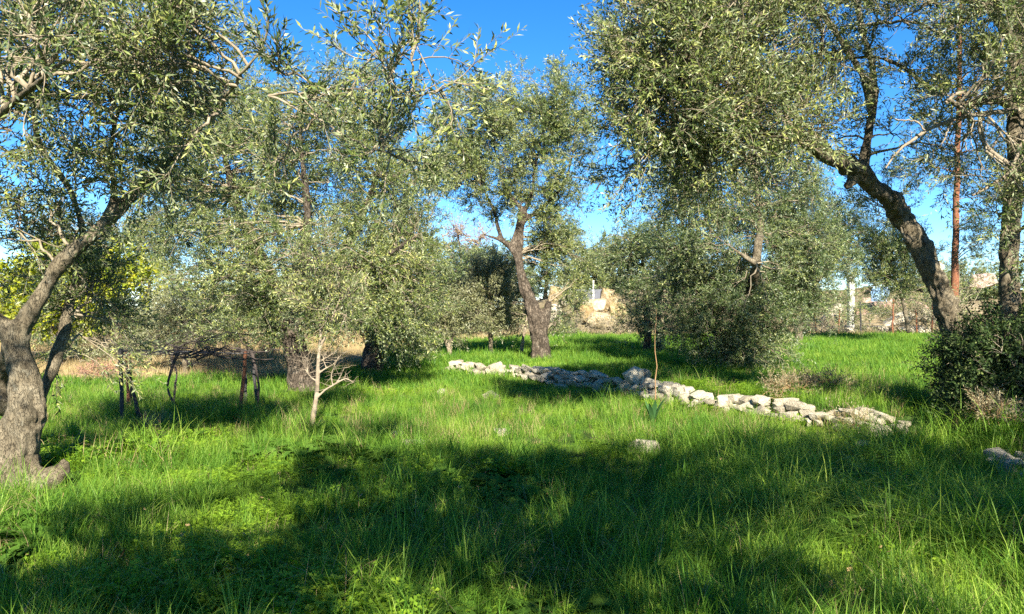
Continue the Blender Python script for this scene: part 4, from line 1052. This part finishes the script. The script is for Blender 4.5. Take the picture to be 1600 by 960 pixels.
# wire fence along the stony bank
fx = [(1310, 520, 485), (1346, 524, 472), (1394, 520, 468), (1433, 520, 485), (1456, 518, 470), (1275, 522, 490)]
fx.sort()
c0 = P(fx[0][0], 522, 38.0)
fence = empty("wire_fence", (c0[0], c0[1], Hs(c0[0], c0[1])), "wire fence on thin rusty posts along the stony bank", "fence")
tops = []
for i, (px, pb, pt) in enumerate(fx):
    q = P(px, pb, 38.0); z0 = Hs(q[0], q[1])
    t = P(px + (2 if i % 2 else -2), pt, 38.0)
    lathe_pole("post", (q[0], q[1], z0 - 0.1), (t[0], t[1], t[2]), 0.04, 0.035, M['rust'] if i != 2 else M['dark_iron'], fence, fence.location, 6, 0.01, i)
    tops.append((q[0], q[1], z0, t[2]))
for k in (0.35, 0.65, 0.92):
    pts = []
    for i in range(len(tops) - 1):
        a, b_ = tops[i], tops[i + 1]
        for u in np.linspace(0, 1, 5)[:-1]:
            za = a[2] + (a[3] - a[2]) * k; zb_ = b_[2] + (b_[3] - b_[2]) * k
            pts.append((a[0] * (1 - u) + b_[0] * u, a[1] - 0.04, za * (1 - u) + zb_ * u - 0.03 * math.sin(u * math.pi), 0.006))
    A = np.array(pts); A[:, :3] -= np.array(fence.location)
    v, f = tubes(A[None], 4)
    link("wire", quads_mesh("wire", v, f), M['wire'], fence)

# ------------------------------------------------------------------ vine trellis
tb = P(195, 668, 10.6)
trel = empty("vine_trellis", (tb[0], tb[1], Hs(tb[0], tb[1])), "low vine trellis of dark and rusty posts carrying tangled bare vines", "trellis")
TO = np.array(trel.location)
def tpost(px_b, py_b, px_t, py_t, d, w, mat, seed):
    a = P(px_b, py_b, d); b_ = P(px_t, py_t, d); a[2] = Hs(a[0], a[1]) - 0.08
    lathe_pole("post", a, b_, w, w * 0.9, M[mat], trel, TO, 8, 0.006, seed)
tpost(192, 668, 188, 545, 10.6, 0.030, 'dark_iron', 1)
tpost(202, 650, 197, 552, 12.0, 0.022, 'rust', 2)
tpost(206, 648, 203, 552, 12.2, 0.022, 'rust', 3)
tpost(374, 655, 384, 550, 11.3, 0.030, 'rust', 4)
tpost(384, 630, 383, 552, 12.8, 0.026, 'dark_iron', 5)
tpost(402, 640, 394, 552, 12.3, 0.026, 'dark_iron', 6)
for k, (da, db, y0, y1) in enumerate([(10.6, 11.3, 548, 552), (12.1, 12.6, 553, 553), (11.4, 12.0, 550, 551)]):
    a = P(188, y0, da); b_ = P(392, y1, db)
    lathe_pole("wire", a, b_, 0.005, 0.005, M['wire'], trel, TO, 4, 0.01, 20 + k)

def vine(label, rows, d0, seed, n_canes, span):
    r = np.random.default_rng(seed)
    trunk = PX(d0, *rows)
    b_ = trunk[0, :3].copy(); b_[2] = Hs(b_[0], b_[1])
    root = empty("grape_vine", tuple(b_), label, "grape vine", "bare grape vines on the trellis")
    me = wood_mesh("trunk", [trunk], 0.009, 0.006, 16, 0.004, (), 8, b_)
    link("trunk", me, M['vine'], root)
    # tangled arms and canes on the wires
    A = []
    for i in range(n_canes):
        big = i < n_canes * 0.22
        x0 = r.uniform(*span); L_ = r.uniform(0.5, 1.2) if big else r.uniform(0.2, 0.65)
        dd = r.uniform(10.6, 12.4)
        s = P(x0, 549 + r.normal() * 4, dd)
        dirv = unit(np.array([r.choice([-1, 1]) * 1.0, r.normal() * 0.45, r.normal() * (0.16 if big else 0.7) + (0 if big else 0.05)]))
        c = s + dirv * np.linspace(0, L_, 9)[:, None]
        c += np.cumsum(r.normal(size=(9, 3)) * (0.032 if big else 0.035), 0)
        if not big: c[:, 2] += r.choice([-0.45, 0.55, 0.75, 0.1]) * np.linspace(0, 1, 9) ** 2 * L_
        rr = np.linspace(0.013, 0.006, 9) if big else np.linspace(0.005, 0.0018, 9)
        A.append(np.concatenate([c - b_, rr[:, None]], 1))
    v, f = tubes(np.array(A), 5)
    link("canes", quads_mesh("canes", v, f, None, True), M['vine'], root, "stuff")
vine("bare grape vine crossing the dark left post of the trellis", [(222, 662, 9), (216, 645, 8), (208, 610, 5), (200, 580, 5), (190, 560, 5), (192, 546, 6)], 11.0, 201, 22, (185, 270))
vine("twisted bare grape vine bending up at the middle of the trellis", [(294, 656, 16), (285, 645, 9), (270, 628, 5), (262, 605, 4), (266, 585, 5), (272, 565, 6), (280, 548, 7)], 11.5, 202, 26, (250, 345))
vine("thin upright bare grape vine right of the trellis middle", [(270, 645, 4), (273, 610, 4), (276, 580, 4), (268, 562, 5), (275, 548, 5)], 12.4, 203, 12, (260, 320))
vine("bare grape vine climbing beside the rusty right post", [(402, 642, 5), (404, 600, 5), (398, 570, 5), (392, 552, 6), (370, 548, 6)], 12.0, 204, 22, (320, 400))

# ------------------------------------------------------------------ sea squill with its dry stalk
q = P(1020, 658, 11.0); z0 = Hs(q[0], q[1])
sq = empty("sea_squill", (q[0], q[1], z0), "plant with broad dark leaves and one tall dry brown stalk before the wall", "plant")
t = P(1026, 482, 11.0)
lathe_pole("stalk", (q[0] + 0.03, q[1], z0), (t[0], t[1], t[2]), 0.0085, 0.004, M['stalk'], sq, sq.location, 6, 0.011, 5)
for i in range(9):
    a = i * 2.4; ln = 0.34 + 0.07 * (i % 3); n = 6
    u = np.linspace(0, 1, n)
    rad = 0.02 + ln * (0.25 + 0.02 * i) * u ** 1.3
    zc = ln * u * (1.0 - 0.25 * u)
    wv = 0.034 * np.sin(np.pi * np.clip(u * 0.9 + 0.12, 0, 1))
    dx, dy = math.cos(a), math.sin(a)
    c = np.stack([rad * dx, rad * dy, zc], 1); s = np.stack([-dy * wv, dx * wv, wv * 0.0], 1)
    v = np.vstack([c - s, c + np.array([dx, dy, 0]) * -0.004, c + s])
    f = []
    for k in range(n - 1):
        f += [(k, k + 1, n + k + 1, n + k), (n + k, n + k + 1, 2 * n + k + 1, 2 * n + k)]
    me = quads_mesh("leaf", v, np.array(f), {"tint": np.full(len(f), 0.3 + 0.05 * i)}, True)
    link("leaf", me, M['squill'], sq)

# ------------------------------------------------------------------ grass
TUFTS = bpy.data.collections.new("grass_tufts")
def tuft(name, n, hgt, wid, rad, lean, segs, seed, mat, tint=(0.2, 0.9)):
    r = np.random.default_rng(seed)
    vs, fs, tt = [], [], []
    base = 0
    for i in range(n):
        a = r.uniform(0, 2 * np.pi); rr = rad * math.sqrt(r.random())
        p = np.array([rr * math.cos(a), rr * math.sin(a), -0.01])
        la = r.uniform(0, 2 * np.pi); le = lean * r.uniform(0.2, 1.3)
        h = hgt * r.uniform(0.45, 1.15); w = wid * r.uniform(0.7, 1.2)
        u = np.linspace(0, 1, segs + 1)
        out = le * h * u ** 2
        z = h * u * (1 - 0.38 * min(le, 1.6) * u)
        d = np.array([math.cos(la), math.sin(la), 0]); fa = la + math.pi / 2 + r.normal() * 0.5
        s = np.array([math.cos(fa), math.sin(fa), 0]) * w * 0.5
        c = p + d * out[:, None] + np.array([0, 0, 1]) * z[:, None]
        wp = (1 - u ** 2.2)[:, None] * 0.97 + 0.03
        v = np.stack([c - s * wp, c + s * wp], 1).reshape(-1, 3)
        vs.append(v)
        k = np.arange(segs) * 2 + base
        fs.append(np.stack([k, k + 1, k + 3, k + 2], 1)); base += len(v)
        tt += [r.uniform(*tint)] * segs
    me = quads_mesh(name, np.vstack(vs), np.vstack(fs), {"tint": np.array(tt)})
    me.materials.append(M[mat])
    o = bpy.data.objects.new(name, me); TUFTS.objects.link(o)
    return o
def leafy(name, n, hgt, size, rad, seed, mat, lobes=3, tint=(0.2, 1.0)):
    r = np.random.default_rng(seed)
    vs, fs, tt = [], [], []; base = 0
    for i in range(n):
        a = r.uniform(0, 6.28); rr = rad * math.sqrt(r.random())
        h = hgt * r.uniform(0.5, 1.1)
        c = np.array([rr * math.cos(a), rr * math.sin(a), h])
        a0 = r.uniform(0, 6.28); til = r.normal(size=2) * 0.3; ti = r.uniform(*tint)
        for k in range(lobes):
            aa = a0 + k * 2 * np.pi / lobes
            d = np.array([math.cos(aa), math.sin(aa), 0]); s = np.array([-math.sin(aa), math.cos(aa), 0])
            z = lambda p: np.array([p[0], p[1], p[2] + til[0] * p[0] + til[1] * p[1]])
            L_ = size * r.uniform(0.8, 1.2)
            q = [np.zeros(3), d * L_ * 0.6 + s * L_ * 0.42 + (0, 0, L_ * 0.10), d * L_ * 0.98, d * L_ * 0.6 - s * L_ * 0.42 + (0, 0, L_ * 0.10)]
            vs.append(np.array([c + z(p) for p in q])); fs.append([base, base + 1, base + 2, base + 3]); base += 4; tt.append(ti)
        # stem
        g = np.array([c[0] * 0.6, c[1] * 0.6, 0.0]); s = np.array([0.0012, 0, 0])
        vs.append(np.array([g - s, g + s, c + s, c - s])); fs.append([base, base + 1, base + 2, base + 3]); base += 4; tt.append(ti * 0.7)
    me = quads_mesh(name, np.vstack(vs), np.array(fs), {"tint": np.array(tt)})
    me.materials.append(M[mat])
    o = bpy.data.objects.new(name, me); TUFTS.objects.link(o)
    return o
# Collection Info sorts children by name: a.. keeps the order explicit
tuft("a_long_grass", 34, 0.34, 0.0050, 0.10, 0.95, 5, 1, 'grass')
tuft("b_long_grass", 32, 0.29, 0.0046, 0.11, 0.65, 4, 2, 'grass')
tuft("c_short_grass", 42, 0.20, 0.0040, 0.13, 0.55, 3, 3, 'grass')
tuft("d_short_grass", 40, 0.17, 0.0042, 0.13, 0.75, 3, 4, 'grass', (0.35, 1.0))
leafy("e_clover", 34, 0.13, 0.017, 0.14, 5, 'clover')
leafy("f_clover", 30, 0.10, 0.020, 0.14, 6, 'clover')
leafy("g_weed", 9, 0.08, 0.05, 0.12, 7, 'weed', 5)
tuft("h_far_grass", 30, 0.20, 0.0110, 0.20, 0.55, 2, 8, 'grass')
tuft("i_far_grass", 26, 0.24, 0.0120, 0.22, 0.75, 3, 9, 'grass')
tuft("j_straw", 34, 0.36, 0.008, 0.18, 0.5, 2, 10, 'straw')
tuft("k_straw_fine", 20, 0.28, 0.0035, 0.12, 0.7, 3, 11, 'straw')
tuft("l_arching_grass", 34, 0.46, 0.0052, 0.10, 1.35, 7, 12, 'grass', (0.3, 1.0))
tuft("m_matted_grass", 40, 0.20, 0.0042, 0.16, 1.7, 4, 13, 'grass', (0.0, 0.8))
leafy("n_small_weed", 40, 0.14, 0.012, 0.15, 14, 'clover', 4, (0.0, 0.8))
tuft("o_dead_stems", 9, 0.30, 0.0030, 0.14, 0.9, 3, 15, 'straw')

def scatter_object(name, pts, idx, rot, scl, label=None):
    me = bpy.data.meshes.new(name)
    n = len(pts)
    me.vertices.add(n); me.vertices.foreach_set("co", np.ascontiguousarray(pts, np.float32).ravel())
    a = me.attributes.new("pick", 'INT', 'POINT'); a.data.foreach_set("value", np.ascontiguousarray(idx, np.int32))
    a = me.attributes.new("spin", 'FLOAT_VECTOR', 'POINT'); a.data.foreach_set("vector", np.ascontiguousarray(rot, np.float32).ravel())
    a = me.attributes.new("size", 'FLOAT_VECTOR', 'POINT'); a.data.foreach_set("vector", np.ascontiguousarray(scl, np.float32).ravel())
    o = link(name, me, None)
    ng = bpy.data.node_groups.new(name + "_nodes", 'GeometryNodeTree')
    ng.interface.new_socket("Geometry", in_out='INPUT', socket_type='NodeSocketGeometry')
    ng.interface.new_socket("Geometry", in_out='OUTPUT', socket_type='NodeSocketGeometry')
    gi = ng.nodes.new("NodeGroupInput"); go = ng.nodes.new("NodeGroupOutput")
    ci = ng.nodes.new("GeometryNodeCollectionInfo"); ci.inputs["Collection"].default_value = TUFTS
    ci.inputs["Separate Children"].default_value = True; ci.inputs["Reset Children"].default_value = True
    ip = ng.nodes.new("GeometryNodeInstanceOnPoints")
    ip.inputs["Pick Instance"].default_value = True
    def na(nm, ty):
        x = ng.nodes.new("GeometryNodeInputNamedAttribute"); x.data_type = ty; x.inputs["Name"].default_value = nm
        return x.outputs["Attribute"]
    L = ng.links.new
    mp = ng.nodes.new("GeometryNodeMeshToPoints")
    L(gi.outputs[0], mp.inputs["Mesh"]); L(mp.outputs[0], ip.inputs["Points"])
    L(ci.outputs[0], ip.inputs["Instance"])
    L(na("pick", 'INT'), ip.inputs["Instance Index"])
    er = ng.nodes.new("FunctionNodeEulerToRotation"); L(na("spin", 'FLOAT_VECTOR'), er.inputs[0]); L(er.outputs[0], ip.inputs["Rotation"])
    L(na("size", 'FLOAT_VECTOR'), ip.inputs["Scale"])
    L(ip.outputs[0], go.inputs[0])
    md = o.modifiers.new("scatter", 'NODES'); md.node_group = ng
    tag(o, label, kind="stuff")
    return o

def grass_points():
    r = np.random.default_rng(99)
    zones = [(2.6, 5.5, 120), (5.5, 9.0, 95), (9.0, 14.0, 62), (14.0, 22.0, 30), (22.0, 40.0, 15)]
    P_, I_, S_ = [], [], []
    for (y0, y1, dens) in zones:
        half = y1 * 0.66 + 1.6
        n = int((y1 - y0) * 2 * half * dens)
        x = r.uniform(-half, half, n); y = r.uniform(y0, y1, n)
        lim = np.abs(x) < y * 0.66 + 1.6
        x, y = x[lim], y[lim]
        dry = dryness(x, y)
        wx = wall_x(y)
        on_wall = (x - wx > -0.16) & (x - wx < 0.42) & (y < 20.2) & (y > 9.5)
        on_wall &= r.random(len(x)) < 0.78
        n1 = fbm(np.stack([x * 0.55, y * 0.55, np.zeros_like(x) + 2], -1), 2)
        n2 = fbm(np.stack([x * 0.9, y * 0.9, np.zeros_like(x) + 8], -1), 2)
        u = r.random(len(x))
        near_left = np.exp(-((x + 4.4) / 1.6) ** 2 - ((y - 7.0) / 1.4) ** 2)
        idx = np.full(len(x), 2)
        far = y > 15
        idx = np.where(u < 0.22, 0, np.where(u < 0.48, 1, np.where(u < 0.78, 2, 3)))
        clo = (n1 + near_left * 1.3 > 0.70) & (r.random(len(x)) < 0.6)
        idx = np.where(clo, np.where(u < 0.5, 4, 5), idx)
        weed = (n2 > 0.55) & (r.random(len(x)) < 0.5) & (y < 9)
        idx = np.where(weed, 6, idx)
        idx = np.where(far, np.where(u < 0.6, 7, 8), idx)
        u2 = r.random(len(x))
        n3 = fbm(np.stack([x * 1.3, y * 1.3, np.zeros_like(x) + 21], -1), 2)
        idx = np.where((n3 > 0.15) & (u2 < 0.6) & ~far & (idx < 4), 12, idx)
        idx = np.where((n3 < -0.25) & (u2 < 0.55) & ~far & (idx < 4), 13, idx)
        # long arching grass below the right part of the wall
        arch = (x > 1.2) & (y < 10.5) & (y > 4.6) & (n2 > -0.2) & (r.random(len(x)) < 0.16)
        idx = np.where(arch, 11, idx)
        st = r.random(len(x)) < dry
        idx = np.where(st, 9, idx)
        idx = np.where((r.random(len(x)) < np.where((y > 9) & (y < 18), 0.10, 0.0)) & ~st & (y < 19), 10, idx)
        idx = np.where((r.random(len(x)) < 0.08) & ~st & (y < 12), 14, idx)
        size = r.uniform(0.7, 1.25, len(x)) * np.clip(1.0 + 0.55 * n3, 0.45, 1.5)
        # dense meadow is shorter in the sunny middle
        size *= np.where((y > 9) & (y < 20), 0.85, 1.0)
        size = np.where(st, size * 0.9, size)
        keep = ~on_wall & ~(st & (r.random(len(x)) < 0.45))
        # clear around the gnarled trunk
        keep &= ((x + 4.38) ** 2 + (y - 7.0) ** 2) > 0.30
        keep &= ~((y > 37.5) & (x > -2) & (r.random(len(x)) < 0.6))
        P_.append(np.stack([x, y, H(x, y)], -1)[keep]); I_.append(idx[keep]); S_.append(size[keep])
    Pn = np.vstack(P_); In = np.concatenate(I_); Sn = np.concatenate(S_)
    rot = np.zeros_like(Pn); rot[:, 2] = r.uniform(0, 6.28, len(Pn)); rot[:, :2] = r.normal(size=(len(Pn), 2)) * 0.08
    scl = np.stack([Sn, Sn, Sn * r.uniform(0.85, 1.15, len(Sn))], -1)
    # denser tufts and weeds at the wall's foot and on top
    return Pn, In, rot, scl
Pn, In, rot, scl = grass_points()
is_dry = In == 9
is_leaf = (In == 4) | (In == 5) | (In == 6) | (In == 13)
g = ~is_dry & ~is_leaf
scatter_object("grass", Pn[g], In[g], rot[g], scl[g], "tall green winter grass of the meadow")
scatter_object("clover", Pn[is_leaf], In[is_leaf], rot[is_leaf], scl[is_leaf], "low clover and broad leaved weeds between the grass")
scatter_object("dry_grass", Pn[is_dry], In[is_dry], rot[is_dry], scl[is_dry], "straw coloured dry grass on the far slope")
print("grass instances", len(Pn))

# dry weeds behind and on the wall
def dry_weed(px, py, d, w, h, seed, lab, nn=8):
    shrub("dry_weed", lab, "weed", px, py + h * 0.6, d, [(px, py, w, h, d, 0.3, nn)], seed, 'scrub', group="dry weeds by the stone wall", clump_r=0.2, subs=6, twigs=5, nleaf=9, leaf=(0.040, 0.010), twig_len=0.18, stems=5, wood='stalk', thick=0.6)
dry_weed(1230, 612, 11.9, 45, 16, 81, "tan and green dry weeds behind the wall's right half")
dry_weed(1330, 680, 9.9, 40, 14, 82, "brown dead weeds spilling over the wall near its right end", 3)
dry_weed(1285, 605, 12.2, 26, 16, 83, "small grey green weeds right of the tan weeds")
dry_weed(1560, 672, 8.6, 40, 14, 84, "dry brown weeds over the tumbled stones at the right edge")

# fallen leaves and small flowers
def litter():
    r = np.random.default_rng(5)
    V, tint = [], []
    spots = [(710, 772, 0.10, 16), (305, 858, 0.10, 7), (20, 860, 0.10, 6), (560, 745, 0.25, 6), (1590, 832, 0.10, 6), (1500, 870, 0.2, 5), (1345, 700, 0.2, 8), (960, 890, 0.1, 2), (690, 790, 0.25, 9)] + [(float(a), float(b), 0.3, 3) for a, b in zip(r.uniform(0, 1600, 45), 640 + 310 * r.random(45) ** 0.7)]
    for px, py, s, n in spots:
        d = CAM_Z * F / (py - 480); c = P(px, py, d)
        for i in range(n):
            x, y = c[0] + r.normal() * s, c[1] + r.normal() * s
            z = Hs(x, y) + r.uniform(0.05, 0.12)
            a = r.uniform(0, 6.28); L_ = r.uniform(0.012, 0.026); tz = r.normal() * 0.5
            dv = np.array([math.cos(a), math.sin(a), tz]) * L_; sv = np.array([-math.sin(a), math.cos(a), r.normal() * 0.4]) * L_ * 0.6
            p = np.array([x, y, z])
            V += [p - dv, p + sv, p + dv + (0, 0, 0.006), p - sv]; tint.append(r.random())
    V = np.array(V); f = np.arange(len(V)).reshape(-1, 4)
    o = link("fallen_leaves", quads_mesh("fallen_leaves", V, f, {"tint": np.array(tint)}), M['dead_leaf'])
    tag(o, "scattered brown and orange dead leaves on the grass", kind="stuff")
litter()

print("triangles", sum(len(o.data.loops) - 2 * len(o.data.polygons) for o in scene.objects if o.type == 'MESH'))
